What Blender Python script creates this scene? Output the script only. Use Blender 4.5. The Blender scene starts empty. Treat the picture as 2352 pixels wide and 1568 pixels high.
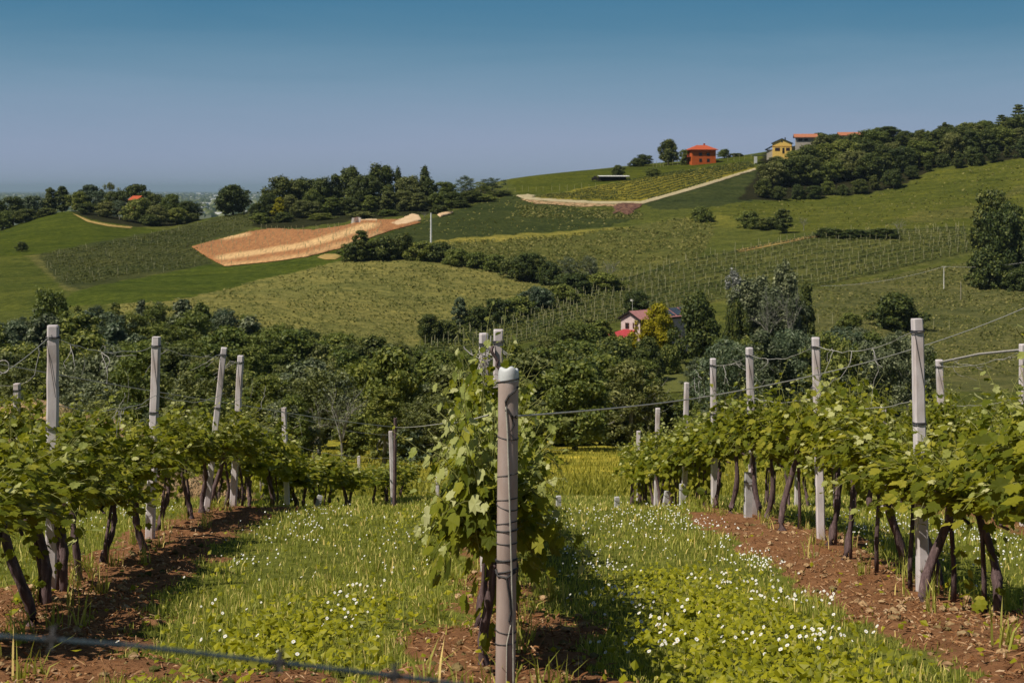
import bpy, math, random
import numpy as np
from mathutils import Vector, Matrix, geometry

random.seed(11)
RNG = np.random.default_rng(11)
C = bpy.context.scene.collection
PI = math.pi
# the plan of the place: distances ahead (d, metres) and bearings (u) as surveyed from the viewpoint at the origin
F, CX, HY = 3266.7, 1176.0, 436.0

# ------------------------------------------------------------------ mesh helpers
def mesh_from(name, V, faces, mat, smooth=False, midx=None):
    """V (N,3); faces: list of int arrays (M,k)"""
    V = np.asarray(V, dtype=np.float32).reshape(-1, 3)
    faces = [np.asarray(f, dtype=np.int32) for f in faces if len(f)]
    me = bpy.data.meshes.new(name)
    me.vertices.add(len(V)); me.vertices.foreach_set('co', V.ravel())
    nl = sum(f.size for f in faces); nf = sum(len(f) for f in faces)
    me.loops.add(nl); me.polygons.add(nf)
    me.loops.foreach_set('vertex_index', np.concatenate([f.ravel() for f in faces]))
    tot = np.concatenate([np.full(len(f), f.shape[1], np.int32) for f in faces])
    st = np.concatenate([[0], np.cumsum(tot)[:-1]]).astype(np.int32)
    me.polygons.foreach_set('loop_start', st)
    try: me.polygons.foreach_set('loop_total', tot)
    except Exception: pass
    me.polygons.foreach_set('use_smooth', np.full(nf, bool(smooth)))
    for m in (mat if isinstance(mat, (list, tuple)) else [mat]): me.materials.append(m)
    if midx is not None: me.polygons.foreach_set('material_index', np.asarray(midx, np.int32))
    me.update(calc_edges=True)
    return me

class MB:
    """collects shapes that become ONE mesh"""
    def __init__(s): s.V = []; s.F = {}; s.n = 0; s.order = []
    def add(s, V, *faces):
        V = np.asarray(V, float).reshape(-1, 3)
        for f in faces:
            f = np.asarray(f, int)
            if len(f): s.F.setdefault(f.shape[1], []).append(f + s.n)
        s.V.append(V); s.n += len(V)
    def box(s, c, d, rz=0.0, taper=1.0):
        x, y, z = np.array(d) / 2
        P = np.array([[-x,-y,-z],[x,-y,-z],[x,y,-z],[-x,y,-z],[-x*taper,-y*taper,z],[x*taper,-y*taper,z],[x*taper,y*taper,z],[-x*taper,y*taper,z]])
        if rz:
            c_, s_ = math.cos(rz), math.sin(rz)
            P = np.c_[P[:,0]*c_-P[:,1]*s_, P[:,0]*s_+P[:,1]*c_, P[:,2]]
        s.add(P + np.array(c), [[0,3,2,1],[4,5,6,7],[0,1,5,4],[1,2,6,5],[2,3,7,6],[3,0,4,7]])
    def tube(s, P, R, k=6, cap=True):
        V, Fq, caps = tube(P, R, k)
        s.add(V, Fq)
        if cap:
            s.F.setdefault(k, []).append(np.array(caps) + s.n - len(V))
    def build(s, name, mat, parent=None, smooth=False):
        me = mesh_from(name, np.concatenate(s.V), [np.concatenate(v) for v in s.F.values()], mat, smooth)
        return link(name, me, parent)

def tube(P, R, k=6):
    P = np.asarray(P, float); n = len(P)
    R = np.full(n, R) if np.isscalar(R) else np.asarray(R, float)
    T = np.gradient(P, axis=0); T /= np.linalg.norm(T, axis=1)[:, None] + 1e-9
    ref = np.array([0, 0, 1.0]) if abs(T[0, 2]) < .9 else np.array([1.0, 0, 0])
    A = np.cross(T, ref); A /= np.linalg.norm(A, axis=1)[:, None] + 1e-9
    B = np.cross(T, A)
    th = np.arange(k) * 2 * PI / k
    V = P[:, None] + R[:, None, None] * (A[:, None] * np.cos(th)[None, :, None] + B[:, None] * np.sin(th)[None, :, None])
    i = np.arange(n - 1)[:, None] * k; j = np.arange(k)[None]; j2 = (j + 1) % k
    Fq = np.stack([i + j, i + j2, i + k + j2, i + k + j], -1).reshape(-1, 4)
    caps = [list(range(k))[::-1], [(n - 1) * k + q for q in range(k)]]
    return V.reshape(-1, 3), Fq, caps

def link(name, me, parent=None):
    o = bpy.data.objects.new(name, me); C.objects.link(o)
    if parent is not None: o.parent = parent
    return o

def tag(o, label=None, cat=None, group=None, kind=None):
    if label: o['label'] = label
    if cat: o['category'] = cat
    if group: o['group'] = group
    if kind: o['kind'] = kind
    return o

def thing(name, label, cat, loc=(0, 0, 0), rz=0.0, group=None):
    o = bpy.data.objects.new(name, None); C.objects.link(o)
    o.location = loc; o.rotation_euler = (0, 0, rz); o.empty_display_size = .2
    return tag(o, label, cat, group)

def dup(root, loc, rz=0.0, scale=(1, 1, 1), label=None, group=None, mats=None, tilt=(0, 0), cat=None):
    r = root.copy(); C.objects.link(r)
    r.location = loc; r.rotation_euler = (tilt[0], tilt[1], rz); r.scale = scale
    if label: r['label'] = label
    if cat: r['category'] = cat
    if group: r['group'] = group
    elif 'group' in r: del r['group']
    def setm(c):
        if mats and c.name.split('.')[0] in mats and c.type == 'MESH':
            c.material_slots[0].link = 'OBJECT'; c.material_slots[0].material = mats[c.name.split('.')[0]]
    setm(r)
    for ch in list(root.children):
        c = ch.copy(); C.objects.link(c); c.parent = r; setm(c)
        for g in ch.children:
            e = g.copy(); C.objects.link(e); e.parent = c; setm(e)
    return r

ORD = ('first second third fourth fifth sixth seventh eighth ninth tenth eleventh twelfth thirteenth fourteenth fifteenth sixteenth '
       'seventeenth eighteenth nineteenth twentieth').split()
def ordinal(i):
    if i < 20: return ORD[i]
    t = {2: 'twenty', 3: 'thirty', 4: 'forty', 5: 'fifty'}
    a, b = divmod(i + 1, 10)
    if b == 0: return {3: 'thirtieth', 4: 'fortieth', 5: 'fiftieth'}.get(a, str(i + 1) + 'th')
    return t[a] + '-' + ORD[b - 1]

# ------------------------------------------------------------------ noise
_LAT = np.random.default_rng(3).random((256, 256))
def vn(x, y, seed=0):
    x = np.asarray(x, float) + seed * 17.3; y = np.asarray(y, float) + seed * 9.1
    xi = np.floor(x).astype(int); yi = np.floor(y).astype(int)
    fx = x - xi; fy = y - yi
    fx = fx * fx * (3 - 2 * fx); fy = fy * fy * (3 - 2 * fy)
    a = _LAT[xi & 255, yi & 255]; b = _LAT[(xi + 1) & 255, yi & 255]
    c = _LAT[xi & 255, (yi + 1) & 255]; d = _LAT[(xi + 1) & 255, (yi + 1) & 255]
    return (a * (1 - fx) + b * fx) * (1 - fy) + (c * (1 - fx) + d * fx) * fy
def fbm(x, y, seed=0, oct=3):
    s = 0; a = .5; t = 0
    for i in range(oct):
        s = s + a * vn(np.asarray(x) * 2 ** i, np.asarray(y) * 2 ** i, seed + i); t += a; a *= .5
    return s / t

# ------------------------------------------------------------------ terrain
_ZT = np.array([(-40,-1.5),(0,-1.5),(3,-1.75),(5,-2.02),(6.1,-2.22),(8,-2.56),(9.5,-2.86),(11,-3.18),(13,-3.5),(15.1,-3.78),(18.3,-4.22),
                (20.7,-4.66),(24,-5.42),(28,-6.32),(34,-7.55),(45,-9.6),(60,-12.3),(80,-15.6),(110,-20.0),(150,-24.9)])
_yy = np.arange(-40, 150, .1)
_zz = np.interp(_yy, _ZT[:, 0], _ZT[:, 1])
_k = np.ones(15) / 15
_zz = np.convolve(np.pad(_zz, 7, mode='edge'), _k, 'valid')
def ztab(y): return np.interp(y, _yy, _zz)

_ctl = []
for u in (-300, 200, 700, 1176, 1600, 2100, 2650):
    _ctl += [(u, 60, 1106), (u, 80, 1073), (u, 110, 1030), (u, 150, 978)]
for u in (-300, 200, 700, 1176, 1500): _ctl += [(u, 200, 905), (u, 240, 835)]
for u in (1850, 2100, 2352, 2650): _ctl += [(u, 190, 915)]
_cols = {
 -300: [(300,735),(420,600),(560,545),(700,575)],
 0: [(300,725),(360,650),(430,585),(500,545),(560,530),(640,545)],
 150: [(300,705),(360,640),(440,575),(560,486),(640,500)],
 350: [(300,690),(350,650),(440,570),(530,522),(580,510),(660,525)],
 600: [(290,705),(330,660),(380,610),(440,560),(500,520),(570,484),(650,500)],
 800: [(280,740),(330,660),(370,605),(430,545),(500,508),(570,480),(650,500)],
 960: [(270,780),(320,690),(360,625),(420,560),(500,500),(570,462),(640,470)],
 1176: [(280,775),(320,710),(360,650),(430,570),(500,500),(550,460),(600,432),(660,411),(740,425)],
 1320: [(300,745),(350,670),(420,585),(500,505),(560,450),(620,410),(680,394),(760,405)],
 1500: [(300,745),(330,712),(410,600),(500,505),(560,450),(610,405),(680,376),(760,390)],
 1700: [(300,745),(350,670),(430,570),(500,500),(560,450),(620,395),(680,358),(760,375)],
 1850: [(280,770),(340,680),(400,605),(450,540),(520,490),(600,420),(690,335),(780,345)],
 2100: [(230,865),(270,800),(330,710),(390,630),(440,545),(480,510),(560,435),(620,385),(700,318),(780,330)],
 2352: [(230,865),(270,800),(320,720),(390,620),(440,545),(480,510),(600,365),(700,300),(780,310)],
 2650: [(230,860),(270,795),(320,710),(390,610),(440,535),(480,500),(600,345),(700,280),(780,295)]}
for u, L in _cols.items(): _ctl += [(u, d, p) for d, p in L]
for u in (-300, 200, 700): _ctl += [(u, 1000, 545), (u, 1500, 575)]
for u in (1300, 1900, 2650): _ctl += [(u, 1000, 478), (u, 1500, 560)]
_ctl = np.array(_ctl, float)
def _ab(u, d): return np.stack([np.asarray(u) / 420., 3.2 * np.log(np.asarray(d))], -1)
_P = _ab(_ctl[:, 0], _ctl[:, 1])
def _K(A, B):
    r2 = ((A[:, None] - B[None]) ** 2).sum(-1)
    return np.where(r2 > 1e-12, r2 * np.log(r2 + 1e-12), 0)
_n = len(_P)
_M = np.zeros((_n + 3, _n + 3)); _M[:_n, :_n] = _K(_P, _P) + np.eye(_n) * .02
_M[:_n, _n:] = np.c_[np.ones(_n), _P]; _M[_n:, :_n] = _M[:_n, _n:].T
_W = np.linalg.solve(_M, np.r_[_ctl[:, 2], 0, 0, 0])
HP = 70.0
HAZE = 4.2e-5
def sst(a, b, x):
    t = np.clip((x - a) / (b - a), 0, 1); return t * t * (3 - 2 * t)
def zterr(u, d):
    """ground height of the landscape at bearing u, distance d (arrays)"""
    u = np.asarray(u, float); d = np.asarray(d, float); sh = np.broadcast(u, d).shape
    u, d = np.broadcast_arrays(u, d); u = np.clip(u.ravel(), -300, 2650); d = d.ravel()
    out = np.empty(len(u)); dd = np.clip(d, 45, 1500)
    for i in range(0, len(u), 20000):
        Q = _ab(u[i:i+20000], dd[i:i+20000])
        out[i:i+20000] = _K(Q, _P) @ _W[:_n] + _W[_n] + Q @ _W[_n+1:]
    z = -(out - HY) / F * d
    x = (u - CX) / F * d
    amp = sst(140, 260, d) * (1 - sst(700, 1000, d))
    z = z + amp * ((fbm(x / 45, d / 45, 5) - .5) * 1.6 + (vn(x / 14, d / 14, 8) - .5) * .35)
    w = sst(58, 85, d); z = z * w + ztab(d) * (1 - w)
    w = sst(1300, 1700, d); z = z * (1 - w) - HP * w
    return z.reshape(sh)

# table for "where does the sight line at bearing u, dip p meet the slope"
_GU = np.arange(-120, 2480, 8.0); _GD = np.exp(np.linspace(math.log(120), math.log(760), 420))
_GP = HY - zterr(_GU[:, None], _GD[None]) / _GD[None] * F
def hit(u, p, dmin=215.0):
    u = np.atleast_1d(np.asarray(u, float)); p = np.atleast_1d(np.asarray(p, float))
    dm = np.broadcast_to(np.asarray(dmin, float), u.shape)
    out = np.empty((len(u), 3))
    for i in range(len(u)):
        fi = np.clip((u[i] - _GU[0]) / 8.0, 0, len(_GU) - 1.001); a = int(fi); f = fi - a
        prof = _GP[a] * (1 - f) + _GP[a + 1] * f
        ok = (prof <= p[i]) & (_GD >= dm[i])
        j = int(np.argmax(ok)) if ok.any() else int(np.argmin(np.where(_GD >= dm[i], prof, 9e9)))
        if j > 0 and prof[j - 1] > p[i] and prof[j] <= p[i]:
            t = (prof[j - 1] - p[i]) / (prof[j - 1] - prof[j]); d = _GD[j - 1] + t * (_GD[j] - _GD[j - 1])
        else: d = _GD[j]
        out[i] = ((u[i] - CX) / F * d, d, 0)
    out[:, 2] = zterr(CX + out[:, 0] / out[:, 1] * F, out[:, 1])
    return out
def at(u, d):
    """ground point at bearing u, distance d"""
    if d < 58:
        x = (u - CX) / F * d; return np.array([x, d, float(zg(x, d))])
    return np.array([(u - CX) / F * d, d, float(zterr(u, d))])
def zpx(p, d): return -(p - HY) / F * d

# vine rows on the near slope: (distance, x) of the row line
ROWS = {'left': [(5.5,-2.5),(8,-2.95),(11.2,-3.6),(15.7,-3.95),(20.6,-4.05),(27,-4.0),(36,-3.3),(40,-3.0)],
        'centre': [(5,0.0),(6.1,-.02),(11.4,-.12),(13,-.22),(20,-.3),(36,-.3),(40,-.3)],
        'right': [(5.5,2.9),(8,3.05),(11,3.17),(15.1,3.28),(18.3,3.1),(20.7,2.95),(24,2.93),(33,2.9),(40,2.9)],
        'outer right': [(10,6.1),(17.2,6.2),(31,6.2),(40,6.2)],
        'outer left': [(12,-7.0),(20,-7.1),(40,-7.0),(70,-7.0)]}
def rowx(r, y): a = np.array(ROWS[r]); return np.interp(y, a[:, 0], a[:, 1])
def soil_mask(x, y):
    """0 grass .. 1 bare mulched soil"""
    x = np.asarray(x, float); y = np.asarray(y, float)
    wob = (fbm(x * 1.3, y * 1.3, 21) - .5) * .62 + (vn(x * 5, y * 5, 30) - .5) * .22
    m = np.zeros(np.broadcast(x, y).shape)
    def strip(r, lo, hi, y0, y1, soft=.16):
        dx = x - rowx(r, y) + wob
        a = sst(lo - soft, lo + soft, dx) * (1 - sst(hi - soft, hi + soft, dx))
        return a * sst(y0 - .8, y0 + .4, y + wob) * (1 - sst(y1 - 1.2, y1 + .8, y + wob))
    m = np.maximum(m, strip('left', -.35, .88, 2, 20.8))
    m = np.maximum(m, strip('right', -.84, .34, 2, 19.3))
    m = np.maximum(m, strip('right', -.3, .2, 19.5, 27) * .6)
    m = np.maximum(m, strip('centre', -.58, .5, 2, 8.9))
    m = np.maximum(m, strip('centre', -.3, .3, 8.6, 30) * .7)
    m = np.maximum(m, strip('outer right', -.35, .35, 10, 30) * .55)
    m = np.maximum(m, strip('outer left', -.35, .35, 10, 40) * .5)
    e = ((x + 1.18) / .42) ** 2 + ((y - 6.35) / .42) ** 2
    m = np.maximum(m, .8 * (1 - sst(.4, 1.5, e + wob * 1.6)))
    return m
def zg(x, y):
    x = np.asarray(x, float); y = np.asarray(y, float)
    z = ztab(y) + (fbm(x * .45, y * .45, 2) - .5) * .10 + (vn(x * 2.2, y * 2.2, 4) - .5) * .03
    m = soil_mask(x, y) * (1 - sst(20, 28, y))
    z = z + m * (.05 + (vn(x * 6, y * 6, 6) - .5) * .05 + (vn(x * 14, y * 14, 7) - .5) * .025)
    return z
# ------------------------------------------------------------------ materials
def mat(name):
    m = bpy.data.materials.new(name); m.use_nodes = True; nt = m.node_tree
    return m, nt, nt.nodes['Principled BSDF'], nt.nodes['Material Output']
def N(nt, t, **kw):
    n = nt.nodes.new(t)
    for k, v in kw.items():
        if k in n.inputs: n.inputs[k].default_value = v
        else: setattr(n, k, v)
    return n
def L(nt, a, b): nt.links.new(a, b)
def ramp(nt, stops, interp='LINEAR'):
    n = nt.nodes.new('ShaderNodeValToRGB'); cr = n.color_ramp; cr.interpolation = interp
    while len(cr.elements) < len(stops): cr.elements.new(.5)
    for e, (p, c) in zip(cr.elements, stops): e.position = p; e.color = (*c, 1)
    return n
def coord(nt, kind='Object'):
    return nt.nodes.new('ShaderNodeTexCoord').outputs[kind]
def noise(nt, vec, scale, detail=4, rough=.55, dist=0.0):
    n = N(nt, 'ShaderNodeTexNoise'); n.inputs['Scale'].default_value = scale; n.inputs['Detail'].default_value = detail
    n.inputs['Roughness'].default_value = rough; n.inputs['Distortion'].default_value = dist
    if vec is not None: L(nt, vec, n.inputs['Vector'])
    return n
def mixc(nt, fac, a, b, typ='MIX'):
    n = nt.nodes.new('ShaderNodeMix'); n.data_type = 'RGBA'; n.blend_type = typ
    for i, v in ((0, fac), (6, a), (7, b)):
        if hasattr(v, 'links') or hasattr(v, 'is_linked'): L(nt, v, n.inputs[i])
        else: n.inputs[i].default_value = v if i == 0 else (*v, 1)
    return n.outputs[2]
def bump(nt, h, strength, dist, b):
    n = nt.nodes.new('ShaderNodeBump'); n.inputs['Strength'].default_value = strength; n.inputs['Distance'].default_value = dist
    L(nt, h, n.inputs['Height']); L(nt, n.outputs[0], b.inputs['Normal'])

def noisy(name, stops, scale=6, rough=.9, bumpy=.3, bdist=.02, stretch=(1, 1, 1), spec=.2, detail=6, second=None):
    m, nt, b, o = mat(name)
    mp = N(nt, 'ShaderNodeMapping'); mp.inputs['Scale'].default_value = stretch; L(nt, coord(nt), mp.inputs['Vector'])
    n = noise(nt, mp.outputs[0], scale, detail, .65); r = ramp(nt, stops); L(nt, n.outputs[0], r.inputs[0])
    col = r.outputs[0]
    if second:
        n2 = noise(nt, mp.outputs[0], second[0], 3); r2 = ramp(nt, [(second[1], (0, 0, 0)), (second[2], (1, 1, 1))]); L(nt, n2.outputs[0], r2.inputs[0])
        col = mixc(nt, r2.outputs[0], col, second[3])
    L(nt, col, b.inputs['Base Color']); b.inputs['Roughness'].default_value = rough
    b.inputs['Specular IOR Level'].default_value = spec
    if bumpy: bump(nt, n.outputs[0], bumpy, bdist, b)
    return m

def leafmat(name, stops, trans=.25, tcol=(.16, .19, .02), rough=.5, spec=.35, objvar=.25):
    """foliage: colour differs from leaf to leaf and a little from plant to plant"""
    m, nt, b, o = mat(name)
    g = nt.nodes.new('ShaderNodeNewGeometry'); oi = nt.nodes.new('ShaderNodeObjectInfo')
    r = ramp(nt, stops); L(nt, g.outputs['Random Per Island'], r.inputs[0])
    mr = N(nt, 'ShaderNodeMapRange'); L(nt, oi.outputs['Random'], mr.inputs[0]); mr.inputs[3].default_value = 1 - objvar; mr.inputs[4].default_value = 1 + objvar
    hsv = nt.nodes.new('ShaderNodeHueSaturation'); L(nt, r.outputs[0], hsv.inputs['Color']); L(nt, mr.outputs[0], hsv.inputs['Value'])
    mh = N(nt, 'ShaderNodeMapRange'); L(nt, oi.outputs['Random'], mh.inputs[0]); mh.inputs[3].default_value = .5 + objvar * .07; mh.inputs[4].default_value = .5 - objvar * .07
    L(nt, mh.outputs[0], hsv.inputs['Hue'])
    L(nt, hsv.outputs[0], b.inputs['Base Color']); b.inputs['Roughness'].default_value = rough; b.inputs['Specular IOR Level'].default_value = spec
    if trans > 0:
        t = nt.nodes.new('ShaderNodeBsdfTranslucent'); t.inputs[0].default_value = (*tcol, 1)
        mx = nt.nodes.new('ShaderNodeMixShader'); mx.inputs[0].default_value = trans
        L(nt, b.outputs[0], mx.inputs[1]); L(nt, t.outputs[0], mx.inputs[2]); L(nt, mx.outputs[0], o.inputs['Surface'])
    return m

M = {}
M['vine_leaf'] = leafmat('vine_leaf', [(0, (.045, .062, .007)), (.35, (.105, .130, .010)), (.75, (.205, .215, .016)), (1, (.33, .31, .04))], .36, (.38, .39, .02), .62, .15, .12)
M['young_lit_leaf'] = leafmat('young_lit_leaf', [(0, (0.2403, 0.2742, 0.055)), (.6, (0.3933, 0.4113, 0.132)), (1, (0.6009, 0.594, 0.297))], .35, (0.437, 0.457, 0.11), .5, .3, .1)  # pale shoot-tip leaves; their colour also paints sunlit highlights on the canopy tops
M['shoot'] = noisy('green_shoot', [(.3, (.16, .18, .04)), (.7, (.27, .26, .09))], 30, .6, 0)
M['bark'] = noisy('vine_bark', [(.25, (0.0418, 0.0304, 0.03)), (.55, (0.1425, 0.095, 0.1)), (.8, (0.342, 0.247, 0.25))], 7, .95, .9, .02, (6, 6, 1))
M['trunk'] = noisy('tree_bark', [(.3, (.03, .026, .02)), (.7, (.10, .085, .065))], 3, .95, .5, .05, (4, 4, 1))
M['pale_trunk'] = noisy('pale_bark', [(.3, (.12, .115, .10)), (.7, (.34, .32, .29))], 3, .9, .4, .05, (4, 4, 1))
M['concrete'] = noisy('post_concrete', [(.25, (0.4602, 0.4147, 0.4348)), (.5, (0.6596, 0.6032, 0.6404)), (.75, (0.8437, 0.7842, 0.838))], 9, .85, .5, .006, (1, 1, .35), .25, 8, (3.6, .47, .66, (0.3988, 0.3091, 0.2846)))
M['round_concrete'] = noisy('weathered_post', [(.25, (0.2752, 0.2067, 0.1815)), (.5, (0.4077, 0.3221, 0.2944)), (.75, (0.5095, 0.4326, 0.422))], 8, .85, .6, .005, (1, 1, .3), .25, 9, (3.4, .46, .62, (0.2598, 0.1586, 0.1129)))
M['post_cap'] = noisy('pale_plastic', [(.3, (.48, .50, .53)), (.7, (.66, .68, .70))], 12, .5, .2, .004)
M['white_tube'] = noisy('white_guard', [(.3, (.42, .41, .44)), (.7, (.62, .61, .64))], 9, .6, .2, .004)
M['wire'] = noisy('galvanised_wire', [(.3, (.34, .33, .30)), (.7, (.55, .53, .47))], 30, .45, 0)
M['dark_wire'] = noisy('rusty_wire', [(.3, (.03, .03, .035)), (.7, (.07, .065, .065))], 40, .6, 0)
M['tendril'] = noisy('dry_tendril', [(.3, (.24, .23, .23)), (.7, (.46, .43, .40))], 30, .9, 0)
M['blue_rope'] = noisy('blue_wire', [(.3, (0.0168, 0.03, 0.045)), (.7, (0.042, 0.066, 0.087))], 60, .7, .4, .004)
M['sun_grass'] = leafmat('grass_blade', [(0, (0.1659, 0.2023, 0.02967)), (.45, (0.3218, 0.3468, 0.05934)), (.8, (0.5072, 0.4914, 0.1272)), (1, (1.047, 0.791, 0.3133))], .3, (0.5852, 0.5974, 0.07416), .55, .25, 0)
M['weed'] = leafmat('weed_leaf', [(0, (.15, .165, .006)), (.5, (.26, .26, .008)), (1, (.36, .34, .014))], .3, (.4, .38, .01), .5, .25, 0)
M['petal'] = noisy('white_petal', [(.3, (0.6216, 0.63, 0.6232)), (.7, (0.7224, 0.7224, 0.7052))], 30, .6, 0)
M['pollen'] = noisy('yellow_disc', [(.3, (.55, .36, .02)), (.7, (.7, .48, .04))], 60, .8, 0)
M['stem'] = noisy('flower_stem', [(.3, (.07, .10, .02)), (.7, (.12, .15, .03))], 20, .7, 0)
M['straw'] = leafmat('mulch_chips', [(0, (0.0828, 0.03192, 0.01421)), (.5, (0.2392, 0.1094, 0.04618)), (.85, (0.4048, 0.228, 0.1154)), (1, (0.552, 0.4013, 0.2664))], 0, objvar=0, rough=.9, spec=.1)
M['leaf_dark'] = leafmat('dark_leaves', [(0, (0.02644, 0.04397, 0.01199)), (.5, (0.06099, 0.08394, 0.01715)), (.9, (0.126, 0.148, 0.02743)), (1, (0.2033, 0.2099, 0.05142))], .18, (0.122, 0.1499, 0.01715), .55, .3)
M['leaf_mid'] = leafmat('mid_leaves', [(0, (0.05039, 0.07471, 0.01621)), (.5, (0.1155, 0.1452, 0.02635)), (.9, (0.21, 0.2348, 0.04459)), (1, (0.3149, 0.3203, 0.08108))], .22, (0.2311, 0.2774, 0.03042), .55, .3)
M['leaf_blue'] = leafmat('bluish_leaves', [(0, (0.03526, 0.05824, 0.0305)), (.5, (0.08016, 0.1165, 0.05967)), (.9, (0.1443, 0.186, 0.09945)), (1, (0.2565, 0.2912, 0.1724))], .2, (0.1283, 0.178, 0.0663), .5, .4)
M['leaf_olive'] = leafmat('olive_leaves', [(0, (0.05595, 0.07037, 0.02106)), (.5, (0.1247, 0.1391, 0.03861)), (.9, (0.2078, 0.2178, 0.06318)), (1, (0.3197, 0.3183, 0.1229))], .22, (0.2078, 0.2345, 0.0351), .55, .3)
M['leaf_lime'] = leafmat('lime_leaves', [(0, (0.13, 0.1375, 0.004)), (.5, (0.286, 0.2625, 0.006)), (1, (0.468, 0.4125, 0.015))], .3, (0.442, 0.4125, 0.01), .55, .3)
M['leaf_grey'] = leafmat('grey_leaves', [(0, (0.04586, 0.0624, 0.0307)), (.5, (0.1147, 0.1373, 0.06494)), (.9, (0.1987, 0.2261, 0.1122)), (1, (0.3822, 0.4056, 0.2362))], .2, (0.1529, 0.1872, 0.07085), .5, .4)
M['leaf_silver'] = leafmat('silver_leaves', [(0, (.09, .10, .08)), (.5, (.22, .23, .20)), (1, (.46, .46, .44))], .2, (.2, .2, .17), .5, .4)
M['far_vine'] = leafmat('far_vine_leaves', [(0, (0.0324, 0.04522, 0.0078)), (.5, (0.07425, 0.08778, 0.013)), (1, (0.1552, 0.1596, 0.0286))], .2, (0.1485, 0.1729, 0.013), .55, .3, .1)
M['hill_tuft'] = leafmat('hill_tufts', [(0, (.045, .058, .012)), (.4, (.10, .112, .028)), (.8, (.18, .175, .05)), (1, (.30, .27, .10))], .25, (.2, .2, .03), .7, .1, 0)
M['stake'] = noisy('stake_wood', [(.3, (0.2778, 0.2652, 0.1355)), (.7, (0.4166, 0.4014, 0.2341))], 5, .85, 0)

def near_ground_mat():
    m, nt, b, o = mat('vineyard_ground'); c = coord(nt)
    at_ = N(nt, 'ShaderNodeAttribute'); at_.attribute_name = 'soil'
    n1 = noise(nt, c, 9, 8, .7); soil = ramp(nt, [(.26, (.085, .036, .016)), (.5, (.245, .108, .048)), (.72, (.40, .21, .105))]); L(nt, n1.outputs[0], soil.inputs[0])
    n1b = noise(nt, c, 1.3, 3); soil2 = mixc(nt, n1b.outputs[0], soil.outputs[0], (.20, .105, .055))
    n2 = noise(nt, c, 5, 8, .7); gr = ramp(nt, [(.3, (.055, .065, .014)), (.5, (.12, .135, .024)), (.72, (.21, .215, .05))]); L(nt, n2.outputs[0], gr.inputs[0])
    n3 = noise(nt, c, 14, 4, .6)
    ad = N(nt, 'ShaderNodeMath', operation='ADD'); L(nt, at_.outputs['Fac'], ad.inputs[0])
    sb = N(nt, 'ShaderNodeMath', operation='MULTIPLY_ADD'); L(nt, n3.outputs[0], sb.inputs[0]); sb.inputs[1].default_value = .5; sb.inputs[2].default_value = -.25
    L(nt, sb.outputs[0], ad.inputs[1])
    rr = ramp(nt, [(.32, (0, 0, 0)), (.55, (1, 1, 1))]); L(nt, ad.outputs[0], rr.inputs[0])
    L(nt, mixc(nt, rr.outputs[0], gr.outputs[0], soil2), b.inputs['Base Color']); b.inputs['Roughness'].default_value = 1; b.inputs['Specular IOR Level'].default_value = .05
    bump(nt, n1.outputs[0], .9, .05, b)
    return m
M['near_ground'] = near_ground_mat()

def hills_mat():
    m, nt, b, o = mat('hill_grass'); c = coord(nt)
    at_ = N(nt, 'ShaderNodeAttribute'); at_.attribute_name = 'field'
    n1 = noise(nt, c, .55, 8, .72); r1 = ramp(nt, [(.30, (.42, .48, .42)), (.52, (1, 1, 1)), (.70, (1.6, 1.48, 1.45))]); L(nt, n1.outputs[0], r1.inputs[0])
    mp = N(nt, 'ShaderNodeMapping'); mp.inputs['Scale'].default_value = (.35, 1, 1); L(nt, c, mp.inputs['Vector'])
    n2 = noise(nt, mp.outputs[0], .045, 5, .6, .6); r2 = ramp(nt, [(.3, (.78, .84, .80)), (.7, (1.22, 1.14, 1.1))]); L(nt, n2.outputs[0], r2.inputs[0])
    n3 = noise(nt, c, 2.6, 4, .7); r3 = ramp(nt, [(.32, (.55, .6, .55)), (.68, (1.42, 1.36, 1.35))]); L(nt, n3.outputs[0], r3.inputs[0])
    x = mixc(nt, 1.0, at_.outputs['Color'], r1.outputs[0], 'MULTIPLY'); x = mixc(nt, 1.0, x, r2.outputs[0], 'MULTIPLY'); x = mixc(nt, .8, x, r3.outputs[0], 'MULTIPLY')
    mq = N(nt, 'ShaderNodeMapping'); mq.inputs['Scale'].default_value = (.45, 1, 1); mq.inputs['Rotation'].default_value = (0, 0, .35); L(nt, c, mq.inputs['Vector'])
    n5 = noise(nt, mq.outputs[0], .17, 6, .75, .4); r5 = ramp(nt, [(.34, (.60, .66, .62)), (.5, (1, 1, 1)), (.66, (1.35, 1.26, 1.2))]); L(nt, n5.outputs[0], r5.inputs[0]); x = mixc(nt, .9, x, r5.outputs[0], 'MULTIPLY')
    L(nt, x, b.inputs['Base Color']); b.inputs['Roughness'].default_value = 1; b.inputs['Specular IOR Level'].default_value = .05
    bump(nt, n1.outputs[0], .55, 1.2, b)
    return m
M['hills'] = hills_mat()
M['ploughed'] = None
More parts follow.
